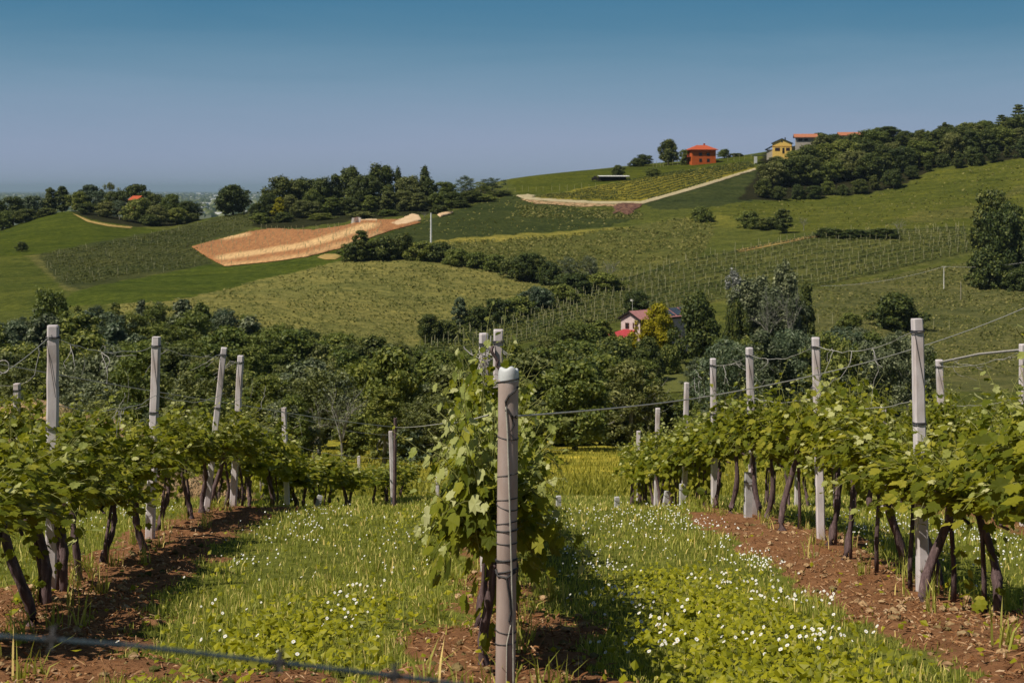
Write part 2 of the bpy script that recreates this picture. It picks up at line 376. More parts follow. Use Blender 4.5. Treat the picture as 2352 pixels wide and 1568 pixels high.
def ploughed_mat():
    m, nt, b, o = mat('ploughed_earth'); c = coord(nt)
    at_ = N(nt, 'ShaderNodeAttribute'); at_.attribute_name = 'pale'
    n = noise(nt, c, .6, 8, .7); r = ramp(nt, [(.3, (.25, .10, .034)), (.7, (.43, .205, .07))]); L(nt, n.outputs[0], r.inputs[0])
    n2 = noise(nt, c, .12, 5, .65); ad = N(nt, 'ShaderNodeMath', operation='MULTIPLY_ADD'); L(nt, n2.outputs[0], ad.inputs[0]); ad.inputs[1].default_value = .7; L(nt, at_.outputs['Fac'], ad.inputs[2])
    rr = ramp(nt, [(.42, (0, 0, 0)), (1.0, (.8, .8, .8))]); L(nt, ad.outputs[0], rr.inputs[0])
    mp = N(nt, 'ShaderNodeMapping'); mp.inputs['Scale'].default_value = (2.2, .16, 1); mp.inputs['Rotation'].default_value = (0, 0, .25); L(nt, c, mp.inputs['Vector']); n4 = noise(nt, mp.outputs[0], .9, 4, .7); r4 = ramp(nt, [(.35, (.62, .58, .55)), (.6, (1.12, 1.1, 1.08))]); L(nt, n4.outputs[0], r4.inputs[0])
    fin = mixc(nt, 1.0, mixc(nt, rr.outputs[0], r.outputs[0], (.68, .46, .22)), r4.outputs[0], 'MULTIPLY'); L(nt, fin, b.inputs['Base Color']); b.inputs['Roughness'].default_value = 1
    bump(nt, n.outputs[0], .5, .6, b)
    return m
M['ploughed'] = ploughed_mat()
M['sand'] = noisy('sandy_earth', [(.3, (.46, .30, .17)), (.7, (.68, .50, .32))], .5, 1, .5, .6)
M['track'] = noisy('gravel_track', [(.3, (0.3128, 0.256, 0.1508)), (.7, (0.4488, 0.384, 0.2392))], .6, 1, .3, .3)
M['bankearth'] = noisy('bank_earth', [(.3, (.22, .12, .07)), (.5, (.40, .26, .14)), (.7, (.58, .42, .26))], .8, 1, .8, 1.0, (1, 1, 1), .1, 6, (.5, .50, .60, (.07, .075, .02)))
M['redearth'] = noisy('red_earth', [(.34, (.05, .03, .02)), (.5, (.12, .055, .042)), (.68, (.36, .2, .12))], .9, 1, .9, 1.0)
M['dirt'] = noisy('bare_dirt', [(.3, (.22, .19, .05)), (.7, (.42, .26, .10))], .4, 1, .3, .3)
M['plain'] = None
def plain_mat():
    m, nt, b, o = mat('plain_fields'); c = coord(nt)
    mp = N(nt, 'ShaderNodeMapping'); mp.inputs['Scale'].default_value = (1, .35, 1); L(nt, c, mp.inputs['Vector'])
    v = N(nt, 'ShaderNodeTexVoronoi'); v.inputs['Scale'].default_value = .006; L(nt, mp.outputs[0], v.inputs['Vector'])
    r = ramp(nt, [(0, (.03, .05, .03)), (.4, (.07, .10, .05)), (.75, (.12, .14, .08)), (1, (.2, .19, .13))]); L(nt, v.outputs['Color'], r.inputs[0])
    n = noise(nt, c, .004, 5, .7); x = mixc(nt, n.outputs[0], r.outputs[0], (.03, .055, .04))
    L(nt, x, b.inputs['Base Color']); b.inputs['Roughness'].default_value = 1
    return m
M['plain'] = plain_mat()
def plain_col(name, c, rough=.8, metallic=0): 
    return noisy(name, [(.35, tuple(v * .82 for v in c)), (.65, tuple(min(1, v * 1.12) for v in c))], 2.2, rough, .1, .02)
M['orange_wall'] = plain_col('orange_plaster', (.50, .105, .022)); M['orange_roof'] = plain_col('orange_tile', (.42, .085, .035))
M['yellow_wall'] = plain_col('yellow_plaster', (.72, .48, .13)); M['slate'] = plain_col('slate_panel', (.055, .085, .125), .35)
M['tile'] = plain_col('terracotta_tile', (.40, .155, .085)); M['pink_wall'] = plain_col('pink_plaster', (.64, .51, .51))
M['dark_wood'] = plain_col('dark_wood', (.022, .018, .017)); M['red_canvas'] = plain_col('red_canopy', (.36, .045, .055))
M['solar'] = plain_col('solar_panel', (.045, .06, .085), .25); M['rose_tile'] = plain_col('rose_tile', (.36, .17, .17))
M['shutter'] = plain_col('brown_shutter', (.075, .026, .018)); M['glass'] = plain_col('window_pane', (.02, .022, .026), .12)
M['white'] = plain_col('white_sheet', (.72, .72, .72)); M['grey_roof'] = plain_col('grey_sheet_roof', (.42, .44, .46), .5)
M['pole'] = plain_col('pole_concrete', (.68, .66, .62)); M['wood_pole'] = plain_col('pole_wood', (.30, .27, .20))
M['stone'] = plain_col('pale_stone', (.40, .36, .31)); M['yellow_shade'] = plain_col('yellow_eaves', (.55, .25, .06))

# ------------------------------------------------------------------ world, sun, camera
sc = bpy.context.scene
EL, AZ = math.radians(55), math.radians(-124)     # sun height; bearing clockwise from straight ahead (left and a little behind)
w = bpy.data.worlds.new('World'); sc.world = w; w.use_nodes = True; nt = w.node_tree
bg = nt.nodes['Background']; bg.inputs['Strength'].default_value = .1
sky = nt.nodes.new('ShaderNodeTexSky'); sky.sky_type = 'NISHITA'; sky.sun_disc = False; sky.sun_elevation = EL; sky.sun_rotation = AZ
sky.air_density = 1.2; sky.dust_density = 1.5; sky.ozone_density = 2.5
tc = nt.nodes.new('ShaderNodeTexCoord'); sp = nt.nodes.new('ShaderNodeSeparateXYZ'); L(nt, tc.outputs['Generated'], sp.inputs[0])
mr = N(nt, 'ShaderNodeMapRange'); L(nt, sp.outputs['Z'], mr.inputs[0]); mr.inputs[1].default_value = 0; mr.inputs[2].default_value = .2
S = 10.0
def sk(r, g, b): return tuple(((v / 255 + .055) / 1.055) ** 2.4 for v in (r, g, b))
rp = ramp(nt, [(0, sk(152, 166, 190)), (.15, sk(146, 162, 191)), (.35, sk(119, 150, 178)), (.46, sk(98, 139, 168)), (.56, sk(74, 126, 158)), (.67, sk(56, 117, 152)), (.76, sk(52, 92, 122)), (1, sk(66, 86, 108))])
mpv = N(nt, 'ShaderNodeMapping'); mpv.inputs['Scale'].default_value = (1.2, 1.2, 9); L(nt, tc.outputs['Generated'], mpv.inputs['Vector']); nsk = noise(nt, mpv.outputs[0], 2.2, 4, .6, .5)
adn = N(nt, 'ShaderNodeMath', operation='MULTIPLY_ADD'); L(nt, nsk.outputs[0], adn.inputs[0]); adn.inputs[1].default_value = .16; adn.inputs[2].default_value = -.08
ads = N(nt, 'ShaderNodeMath', operation='ADD'); L(nt, mr.outputs[0], ads.inputs[0]); L(nt, adn.outputs[0], ads.inputs[1]); L(nt, ads.outputs[0], rp.inputs[0])
sc10 = nt.nodes.new('ShaderNodeVectorMath'); sc10.operation = 'SCALE'; sc10.inputs['Scale'].default_value = S; L(nt, rp.outputs[0], sc10.inputs[0])
mx = nt.nodes.new('ShaderNodeMix'); mx.data_type = 'RGBA'; mx.inputs[0].default_value = .93
L(nt, sky.outputs[0], mx.inputs[6]); L(nt, sc10.outputs[0], mx.inputs[7]); L(nt, mx.outputs[2], bg.inputs['Color'])

sd = bpy.data.lights.new('sun', 'SUN'); sd.energy = 5.0; sd.angle = math.radians(.5); sd.color = (1, .92, .77)
so = bpy.data.objects.new('sun', sd); C.objects.link(so)
to_sun = Vector((math.sin(AZ) * math.cos(EL), math.cos(AZ) * math.cos(EL), math.sin(EL)))
so.rotation_euler = to_sun.to_track_quat('Z', 'Y').to_euler(); so.location = (-30, -20, 60)

cam = bpy.data.cameras.new('camera'); co = bpy.data.objects.new('camera', cam); C.objects.link(co); sc.camera = co
co.location = (0, 0, 0); co.rotation_euler = (PI / 2, 0, 0); cam.lens = 50; cam.sensor_width = 36
cam.shift_y = -(784 - HY) / 2352; cam.clip_start = .1; cam.clip_end = 120000
cam.dof.use_dof = True; cam.dof.focus_distance = 9.5; cam.dof.aperture_fstop = 9
sc.view_settings.view_transform = 'Standard'; sc.view_settings.look = 'None'; sc.view_settings.exposure = 0; sc.view_settings.gamma = 1
sc.view_settings.use_curve_mapping = False
sc.cycles.max_bounces = 5; sc.cycles.diffuse_bounces = 2; sc.cycles.glossy_bounces = 1; sc.cycles.transmission_bounces = 3
sc.cycles.transparent_max_bounces = 4; sc.cycles.volume_bounces = 0; sc.cycles.use_denoising = True
# ------------------------------------------------------------------ ground and hills
def inpoly(u, p, poly):
    poly = np.asarray(poly, float); u = np.asarray(u, float); p = np.asarray(p, float)
    c = np.zeros(u.shape, bool); n = len(poly)
    for i in range(n):
        x1, y1 = poly[i]; x2, y2 = poly[(i + 1) % n]
        if y1 == y2: continue
        k = ((y1 > p) != (y2 > p)) & (u < (x2 - x1) * (p - y1) / (y2 - y1) + x1)
        c ^= k
    return c
def gridfaces(nr, ncx):
    i = np.arange(nr - 1)[:, None] * ncx; j = np.arange(ncx - 1)[None]
    return np.stack([i + j, i + j + 1, i + ncx + j + 1, i + ncx + j], -1).reshape(-1, 4)
def setattr_col(me, name, col):
    a = me.color_attributes.new(name, 'FLOAT_COLOR', 'POINT')
    a.data.foreach_set('color', np.c_[col, np.ones(len(col))].astype(np.float32).ravel())
def setattr_f(me, name, v):
    a = me.attributes.new(name, 'FLOAT', 'POINT'); a.data.foreach_set('value', np.asarray(v, np.float32))

gx = np.concatenate([np.arange(-46, -9, 1.0), np.arange(-9, 9.01, .09), np.arange(10, 47, 1.0)])
gy = np.concatenate([np.arange(-30, 3, 1.0), np.arange(3, 24, .09), np.arange(24, 60.1, .35)])
GX, GY = np.meshgrid(gx, gy)
GZ = zg(GX, GY) - .5 * sst(56.5, 60, GY)
me = mesh_from('ground', np.stack([GX, GY, GZ], -1), [gridfaces(len(gy), len(gx))], M['near_ground'], True)
setattr_f(me, 'soil', soil_mask(GX, GY).ravel())
tag(link('ground', me), kind='structure')

hu = np.concatenate([np.arange(-1500, -100, 40), np.arange(-100, 2452, 8), np.arange(2452, 3850, 40)]).astype(float)
hd = np.concatenate([np.exp(np.linspace(math.log(55), math.log(120), 45))[:-1], np.exp(np.linspace(math.log(120), math.log(760), 320))[:-1], np.exp(np.linspace(math.log(760), math.log(2600), 26))])
HU, HD = np.meshgrid(hu, hd)
HZ = zterr(HU, HD); HX = (HU - CX) / F * HD
hm_ = sst(58, 64, HD); HZ = HZ * hm_ + (zg(HX, HD) + .03) * (1 - hm_)
HPX = HY - HZ / HD * F
col = np.empty((HU.size, 3)); col[:] = (.082, .095, .021)
uu = (HU + (fbm(HX / 6, HD / 6, 40) - .5) * 14).ravel(); pp = (HPX + (fbm(HX / 6, HD / 6, 44) - .5) * 9).ravel(); dd = HD.ravel()
ZONES = [
 (230, [(1160,410),(1330,388),(1500,368),(1760,340),(1760,372),(1200,452)], (.085,.10,.013)),
 (230, [(-200,540),(0,525),(150,480),(330,523),(385,533),(90,583),(-200,610)], (.070,.092,.011)),
 (230, [(-200,610),(85,582),(165,662),(120,705),(-200,740)], (.082,.10,.018)),
 (230, [(60,585),(90,583),(190,665),(150,668)], (.13,.13,.04)),
 (230, [(85,583),(380,528),(575,483),(582,525),(440,565),(492,606),(180,664),(132,650)], (.068,.078,.026)),
 (230, [(180,665),(490,607),(520,614),(700,594),(860,540),(985,505),(985,560),(790,596),(700,622),(420,688),(250,700),(120,705)], (.070,.095,.013)),
 (230, [(250,700),(420,686),(700,620),(800,594),(900,594),(1100,610),(1250,650),(1285,668),(1000,745),(950,800),(300,800)], (.155,.162,.052)),
 (230, [(860,545),(970,508),(1060,478),(1180,447),(1350,482),(1480,492),(1400,522),(1000,552),(880,575)], (.047,.062,.018)),
 (230, [(880,575),(1000,556),(1300,540),(1590,498),(1650,512),(1610,590),(1430,642),(1200,592)], (.118,.125,.034)),
 (230, [(1000,552),(1150,540),(1330,531),(1460,520),(1300,545),(1150,553),(1000,562)], (.20,.195,.045)),
 (230, [(1480,468),(1745,385),(1730,462),(1600,482),(1500,480)], (.052,.066,.021)),
 (230, [(1560,500),(1640,474),(1730,462),(2000,446),(2060,434),(2120,406),(2160,385),(2220,386),(2352,361),(2500,340),(2500,530),(2200,522),(1880,535),(1700,522)], (.098,.112,.019)),
 (230, [(1560,500),(1650,488),(1720,520),(1640,520)], (.15,.155,.03)),
 (230, [(2050,505),(2120,485),(2260,470),(2352,420),(2352,440),(2230,500),(2120,512)], (.115,.12,.03)),
 (230, [(935,808),(1130,738),(1280,690),(1420,645),(1560,600),(1700,570),(1880,535),(2215,520),(2240,585),(1880,662),(1660,692),(1480,727),(1160,797)], (.105,.115,.032)),
 (200, [(1860,668),(2230,600),(2500,560),(2500,900),(2100,900),(1860,780)], (.125,.128,.046)),
 (230, [(1205,455),(1720,370),(1738,386),(1480,466)], (.19,.185,.03)),
 # dark forest floor under the woods, hides gaps between the trees
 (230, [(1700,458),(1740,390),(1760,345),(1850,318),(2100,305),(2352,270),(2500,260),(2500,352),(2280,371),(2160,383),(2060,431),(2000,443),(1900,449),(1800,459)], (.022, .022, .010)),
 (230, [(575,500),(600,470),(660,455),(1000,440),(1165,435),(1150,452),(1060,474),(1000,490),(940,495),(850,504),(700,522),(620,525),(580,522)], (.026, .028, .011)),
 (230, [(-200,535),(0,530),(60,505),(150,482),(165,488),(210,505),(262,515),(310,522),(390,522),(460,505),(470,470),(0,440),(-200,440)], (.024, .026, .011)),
]
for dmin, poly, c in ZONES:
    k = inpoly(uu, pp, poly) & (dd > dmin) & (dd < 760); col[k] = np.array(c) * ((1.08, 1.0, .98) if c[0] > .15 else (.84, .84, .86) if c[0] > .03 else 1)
k = dd < 130; col[k] = np.array((.34, .30, .045)) * (.7 + .6 * fbm(HX / 3, HD / 3, 50).ravel()[k])[:, None]
me = mesh_from('hills', np.stack([HX, HD, HZ], -1), [gridfaces(len(hd), len(hu))], M['hills'], True)
setattr_col(me, 'field', col)
tag(link('hills', me), kind='structure')

pu = np.arange(-1500, 3851, 60.0); pd_ = np.exp(np.linspace(math.log(2200), math.log(60000), 60))
PU, PD = np.meshgrid(pu, pd_)
me = mesh_from('plain', np.stack([(PU - CX) / F * PD, PD, np.full(PU.shape, -HP - .4)], -1), [gridfaces(len(pd_), len(pu))], M['plain'])
tag(link('plain', me), kind='structure')
# the far plain's towns and tree belts: nobody could count them
mb = MB()
for i in range(520):
    d = 3800 * math.exp(random.random() * 1.9); u = random.gauss(random.choice([300, 470, 480, 590, 600, 60]), 60)
    s = random.uniform(10, 42) * (d / 7000) ** .5
    mb.box(((u - CX) / F * d, d, -HP + s * .16), (s * random.uniform(.6, 2), s, s * random.uniform(.18, .42)), random.random() * 3)
tag(mb.build('distant_town', M['white']), 'tiny pale buildings scattered over the hazy plain', 'town', kind='stuff')
mb = MB()
for i in range(420):
    d = 3400 * math.exp(random.random() * 2.0); u = random.uniform(-150, 800)
    n = 10; Lb = random.uniform(60, 420) * (d / 6000) ** .5
    for q in range(n):
        s = random.uniform(6, 13) * (d / 6000) ** .4
        x = (u - CX) / F * d + (q / n - .5) * Lb * 2
        th = np.arange(5) * 2 * PI / 5
        mb.add(np.r_[np.c_[x + np.cos(th) * s * 1.8, d + np.sin(th) * s * 1.8, np.full(5, -HP - 1)], np.c_[x + np.cos(th) * s, d + np.sin(th) * s, np.full(5, -HP + s)], [[x, d, -HP + s * 1.5]]],
               [[a, (a + 1) % 5, 5 + (a + 1) % 5, 5 + a] for a in range(5)], [[5 + a, 5 + (a + 1) % 5, 10] for a in range(5)])
tag(mb.build('distant_woods', M['leaf_dark']), 'dark tree belts crossing the hazy plain', 'woods', kind='stuff')

def dens(poly, step=10):
    out = []; n = len(poly)
    for i in range(n):
        a, b = np.array(poly[i], float), np.array(poly[(i + 1) % n], float); k = max(1, int(np.linalg.norm(b - a) / step))
        out += [tuple(a + (b - a) * t / k) for t in range(k)]
    return out
def patch(name, poly, material, off=.3, step=7, rag=.35, dmin=215, relief=None, pale=None, label=None, cat=None, kind='structure'):
    B = dens(poly, step)
    B = [(u + (random.random() - .5) * rag * 2.4, p + (random.random() - .5) * rag) for u, p in B]
    us = [b[0] for b in B]; ps = [b[1] for b in B]
    I = [(u, p) for u in np.arange(min(us), max(us), step) for p in np.arange(min(ps), max(ps), step * .3)]
    I = [q for q, k in zip(I, inpoly(np.array([q[0] for q in I]), np.array([q[1] for q in I]), B)) if k] if I else []
    pts = [Vector((u, p * 3)) for u, p in B + I]
    vo, eo, fo, *_ = geometry.delaunay_2d_cdt(pts, [], [list(range(len(B)))], 1, .01)
    V = np.array([(v[0], v[1] / 3) for v in vo]); X = hit(V[:, 0], V[:, 1], dmin)
    nb = np.arange(len(V)) >= len(B)
    X[:, 2] += np.where(nb, off, off * .45)
    if relief is not None: X[:, 2] += relief(V[:, 0], V[:, 1]) * nb
    me = mesh_from(name, X, [np.array([f for f in fo if len(f) == 3])], material, True)
    if pale is not None: setattr_f(me, 'pale', pale(V[:, 0], V[:, 1]))
    o = link(name, me)
    return tag(o, label, cat, kind=kind)
def near_line(u, p, pts):
    pts = np.array(pts, float); best = np.full(len(u), 1e9)
    for a, b in zip(pts[:-1], pts[1:]):
        t = np.clip(((u - a[0]) * (b[0] - a[0]) + (p - a[1]) * 9 * (b[1] - a[1])) / ((b[0] - a[0]) ** 2 + 9 * (b[1] - a[1]) ** 2), 0, 1)
        best = np.minimum(best, np.hypot((u - a[0] - t * (b[0] - a[0])) * .3, p - a[1] - t * (b[1] - a[1])))
    return best
patch('ploughed_field', [(440,568),(470,559),(500,552),(575,533),(625,526),(720,530),(790,520),(830,508),(900,505),(945,507),(968,512),(900,530),(862,543),(780,572),(700,592),(610,604),(515,613),(475,592)], M['ploughed'], .5, 7, .9,
      pale=lambda u, p: np.maximum(1 - near_line(u, p, [(515,595),(600,582),(700,566),(790,540),(850,520)]) / 8.5, np.maximum(.75 * (1 - near_line(u, p, [(515,550),(560,541)]) / 7), .45 * (1 - near_line(u, p, [(520,612),(700,590),(870,540)]) / 9))))
patch('sand_heap', [(893,516),(925,503),(945,494),(962,496),(968,506),(940,516),(912,520)], M['sand'], .5, 4, relief=lambda u, p: .5 * np.exp(-((u - 945) / 18) ** 2) * .4, label='pale heap of dug sand at the top end of the ploughed field', cat='sand heap', kind='thing')
patch('sand_heap', [(800,520),(818,508),(850,504),(895,508),(930,503),(905,512),(860,514)], M['sand'], .4, 4, relief=lambda u, p: .1 * np.exp(-((p - 510) / 4) ** 2), label='long orange sand bank along the upper edge of the ploughed field', cat='sand bank', kind='thing')
patch('dug_bank', [(1004,495),(1022,488),(1042,489),(1030,494),(1010,500)], M['sand'], .6, 5, relief=lambda u, p: .1 + 0 * u, label='small cut of yellow earth beside the dark hedge by the pale pole', cat='earth bank', kind='thing')
patch('bare_dirt', [(728,592),(745,585),(770,584),(785,590),(770,597),(745,597)], M['dirt'], .35, 6)
patch('dirt_path', [(165,490),(210,508),(262,518),(305,522),(300,525),(250,521),(200,510)], M['dirt'], .3, 5)
patch('gravel_track', [(1184,450),(1215,447),(1235,451),(1218,455),(1300,460),(1380,464),(1470,464),(1600,428),(1735,387),(1737,391),(1600,434),(1478,469),(1380,469),(1290,465),(1205,459)], M['track'], .45, 7, .5)
patch('earth_bank', [(1195,458),(1290,465),(1380,469),(1440,470),(1475,470),(1440,476),(1380,474),(1330,476),(1270,470),(1225,468)], M['bankearth'], .3, 4, label='eroded sandy bank below the gravel track', cat='earth bank', kind='thing')
patch('earth_heap', [(1408,476),(1420,469),(1445,467),(1476,469),(1470,477),(1458,482),(1452,492),(1436,495),(1424,487),(1404,494),(1414,484)], M['redearth'], .4, 4, label='dark red earth slip under the gravel track bend', cat='earth heap', kind='thing')
patch('farm_path', [(1690,575),(1790,556),(1880,539),(1960,534),(1960,537),(1880,544),(1790,562),(1700,580)], M['dirt'], .35, 8, .4)
# flagged path and lawn below the pink house
patch('lawn', [(1512,800),(1570,800),(1580,900),(1500,905)], noisy('lawn_grass', [(.3, (.07, .08, .018)), (.7, (.13, .135, .03))], .8, 1, .4, .3), .3, 10, 1, 200)

# ------------------------------------------------------------------ foliage cards
def cards(P, Nn, size, rng, w=.36, fold=.1):
    n = len(P); Nn = Nn / (np.linalg.norm(Nn, axis=1)[:, None] + 1e-9)
    R = rng.normal(size=(n, 3)); T = np.cross(Nn, R); T /= np.linalg.norm(T, axis=1)[:, None] + 1e-9; B = np.cross(Nn, T)
    s = np.asarray(size).reshape(-1, 1)
    V = np.stack([P - T * s * .55, P + B * s * w + Nn * s * fold, P + T * s * .55, P - B * s * w + Nn * s * fold], 1).reshape(-1, 3)
    i = np.arange(n)[:, None] * 4
    return V, np.concatenate([i + np.array([[0, 1, 2]]), i + np.array([[0, 2, 3]])])
def blobs_crown(blobs, n, size, rng, inner=.5, up=.15, w=.36, jit=.65):
    blobs = np.asarray(blobs, float); wt = blobs[:, 3] ** 2; k = rng.choice(len(blobs), n, p=wt / wt.sum())
    D = rng.normal(size=(n, 3)); D /= np.linalg.norm(D, axis=1)[:, None]; D[:, 2] += up; 
    r = blobs[k, 3] * (inner + (1.08 - inner) * rng.random(n) ** .6) * np.where(rng.random(n) < .14, rng.uniform(1.05, 1.55, n), 1)
    sq = blobs[k, 4] if blobs.shape[1] > 4 else np.ones(n)
    P = blobs[k, :3] + D * np.c_[r, r, r * sq]
    return cards(P, D + rng.normal(size=(n, 3)) * jit + [0, 0, .25], size * rng.uniform(.55, 1.3, n), rng, w)

def limbs(mb, base, tips, r0, rng, k=5):
    for t in tips:
        t = np.array(t, float); m = base + (t - base) * .5 + rng.normal(size=3) * .12 * np.linalg.norm(t - base); m[2] -= .05 * np.linalg.norm(t - base)
        mb.tube([base, (base + m) / 2 + rng.normal(size=3) * .05, m, (m + t) / 2, t], [r0, r0 * .8, r0 * .6, r0 * .42, r0 * .2], k)

NOWHERE = []
def tree_proto(name, cat, blobs, n, size, leaf, seed, trunk_h, trunk_r, trunk_mat='trunk', lean=(0, 0), tips=None, inner=.45, up=.15, w=.36, crown_name='crown'):
    rng = np.random.default_rng(seed)
    t = thing(name, name.replace('_', ' '), cat); NOWHERE.append(t)
    blobs = np.asarray(blobs, float)
    V, Fc = blobs_crown(blobs, n, size, rng, inner, up, w)
    link(crown_name, mesh_from(crown_name, V, [Fc], leaf), t)
    mb = MB(); top = np.array([lean[0], lean[1], trunk_h])
    P = [np.array([0, 0, -.6])] + [top * f + np.r_[rng.normal(size=2) * trunk_r * .5, 0] for f in (.0, .35, .7, 1)]
    mb.tube(P, [trunk_r * 1.35, trunk_r * 1.2, trunk_r * .95, trunk_r * .85, trunk_r * .7], 7)
    tips = tips if tips is not None else [b[:3] for b in blobs[rng.choice(len(blobs), min(7, len(blobs)), False)]]
    limbs(mb, top, tips, trunk_r * .55, rng)
    mb.build('trunk', M[trunk_mat], t)
    return t
def round_blobs(seed, h=10, wd=8, base=.28, nb=20, br=.17, pear=0.0, cone=0.0):
    r = np.random.default_rng(seed); out = []; lob = r.uniform(0, 6.28, 3)
    for i in range(nb):
        f = base + (1 - base - .04) * (i + .5) / nb; zc = f * h
        q = (f - base) / (1 - base)
        rad = wd / 2 * (max(.08, math.sin(PI * min(.98, q * .85 + .13))) ** .6 * (1 - cone) + cone * (1.02 - q))
        a = i * 2.4 + r.random(); rr = rad * r.uniform(.4, .88) * (1 + .22 * math.sin(2 * a + lob[0]) + .14 * math.sin(3 * a + lob[1] + q * 4))
        b = wd * br * r.uniform(.75, 1.3) * (1 - .35 * q * (cone > 0))
        out.append((math.cos(a) * rr, math.sin(a) * rr, zc - b * .35 + h * r.uniform(-.05, .05), b, .8))
    out.append((0, 0, h * (base + .9) / 2 + .2, wd * .25, 1.0)); out.append((0, 0, h - wd * .14, wd * .14, .9))
    return out
P_ = {}
P_['broad'] = [tree_proto('tree', 'tree', round_blobs(s, 10, 9, .16, 40, .115), 8500, .46, M['leaf_dark'], s, 4, .28) for s in (1, 2, 3, 4)]
P_['tall'] = [tree_proto('tree', 'tree', round_blobs(s, 10, 5.4, .12, 36, .13), 6500, .44, M['leaf_dark'], s, 4.5, .22) for s in (5, 6, 7)]
P_['cone'] = [tree_proto('tree', 'tree', round_blobs(s, 10, 6.4, .06, 40, .12, cone=.7), 6500, .44, M['leaf_dark'], s, 5, .22) for s in (8, 9)]
P_['shrub'] = [tree_proto('bush', 'bush', round_blobs(s, 10, 13, .0, 40, .105), 6500, .74, M['leaf_dark'], s, 3, .3, crown_name='foliage') for s in (10, 11, 12)]
P_['orchard'] = [tree_proto('tree', 'tree', round_blobs(s, 10, 10, .2, 34, .085), 6000, .42, M['leaf_grey'], s, 3.4, .16, 'pale_trunk', inner=.1, w=.22) for s in (13, 14, 15)]
P_['airy'] = [tree_proto('tree', 'tree', round_blobs(s, 10, 7.5, .3, 30, .10), 3000, .40, M['leaf_mid'], s, 5, .16, 'pale_trunk', inner=.05, w=.26, tips=[b[:3] for b in round_blobs(s, 10, 7.5, .3, 30, .1)[:16]]) for s in (16, 17, 18)]
def cyp(seed, wd):
    r = np.random.default_rng(seed); return [(r.normal() * .1, r.normal() * .1, z, wd / 2 * max(.16, math.sin(PI * min(.97, (z / 10) * .82 + .16)) ** .6), 1.3) for z in np.arange(.8, 9.8, .55)]
P_['cypress'] = [tree_proto('cypress', 'cypress tree', cyp(20, 2.2), 3200, .42, M['leaf_dark'], 20, 2, .2, up=.5)]
def popl(seed, wd):
    r = np.random.default_rng(seed); return [(r.normal() * wd * .2, r.normal() * wd * .2, z, wd * .3 * max(.3, math.sin(PI * min(.95, z / 10 * .8 + .2)) ** .5), 1.5) for z in np.arange(1.4, 9.5, .38)]
P_['poplar'] = [tree_proto('poplar', 'poplar tree', popl(s, 3.0), 6500, .40, M['leaf_grey'], s, 3.2, .2, 'pale_trunk', up=.5, inner=.2, w=.28,
    tips=[(math.cos(a) * .9, math.sin(a) * .9, 5.2 + (a * 7) % 3.6) for a in np.arange(0, 6.2, .7)]) for s in (22, 23, 24)]
ub = [(math.cos(a) * r, math.sin(a) * r, 8.6 - .13 * r * r + .4 * math.sin(a * 5), 1.25, .55) for r, m in ((0, 1), (2.0, 6), (3.9, 11)) for a in np.linspace(0, 2 * PI, m, endpoint=False)]
P_['umbrella'] = [tree_proto('pine_tree', 'pine tree', ub, 4200, .5, M['leaf_dark'], 27, 6.4, .3, tips=[u[:3] for u in ub[1:14:2]])]
cb = [(math.cos(a) * r, math.sin(a) * r, z, 1.0, .35) for z, rr in ((3.2, 3.4), (4.6, 3.1), (6, 2.6), (7.3, 2.0), (8.5, 1.3), (9.5, .5)) for r, a in [(rr * (.45 + .5 * ((i * 37) % 10) / 10), i * 1.05 + z) for i in range(7)]]
P_['cedar'] = [tree_proto('cedar_tree', 'cedar tree', cb, 4200, .5, M['leaf_dark'], 28, 9.3, .28, tips=[c[:3] for c in cb[::3]], up=0)]
def bare_proto(seed):
    rng = np.random.default_rng(seed); t = thing('bare_tree', 'bare tree', 'tree'); NOWHERE.append(t); tipsL = []
    tr = MB(); tr.tube([(0, 0, -.5), (.05, 0, 1.2), (-.05, .05, 2.6)], [.2, .16, .12], 6); br = MB()
    def grow(p, d, l, r, lev):
        q = [p]; dd = d.copy()
        for i in range(4):
            dd = dd + rng.normal(size=3) * .13 + np.array([0, 0, .06]); dd /= np.linalg.norm(dd); q.append(q[-1] + dd * l / 4)
        br.tube(q, np.linspace(r, r * .45, 5), 5, False)
        if lev == 0: tipsL.append(q[-1]); tipsL.append(q[-2]); return
        for i in range(4 if lev > 1 else 5):
            b = q[1 + (i + lev) % 4]; nd = dd + rng.normal(size=3) * .5 + [0, 0, .1]; grow(b, nd / np.linalg.norm(nd), l * rng.uniform(.5, .72), r * .5, lev - 1)
    for a in (0, 1.9, 4.0, 5.2):
        d = np.array([math.cos(a) * .45, math.sin(a) * .45, 1.0]); grow(np.array([-.05, .05, 2.5]), d / np.linalg.norm(d), 4.0, .10, 2)
    tr.build('trunk', M['pale_trunk'], t); br.build('branches', M['pale_trunk'], t)
    tl = np.array(tipsL); tl = tl[rng.choice(len(tl), 700)] + rng.normal(size=(700, 3)) * .28
    V, Fc = cards(tl, rng.normal(size=(700, 3)) + [0, 0, .4], .26 * rng.uniform(.6, 1.2, 700), rng, .25); link('foliage', mesh_from('foliage', V, [Fc], M['leaf_mid']), t)
    return t
P_['feather'] = [tree_proto('tree', 'tree', round_blobs(s, 10, wd_, .1, 64, .075), 7000, .40, M['leaf_mid'], s, 4.5, .2, 'pale_trunk', inner=.05, w=.2, up=.35, tips=[b[:3] for b in round_blobs(s, 10, wd_, .1, 64, .075)[8:44:3]]) for s, wd_ in ((41, 6.5), (42, 7.5), (43, 5.2))]
P_['bare'] = [bare_proto(31), bare_proto(32)]
WID = dict(feather=7, broad=9.6, tall=6.2, cone=6.8, shrub=14, orchard=10.5, airy=8, cypress=2.3, poplar=3.6, umbrella=10.2, cedar=8, bare=7)
_used = {}
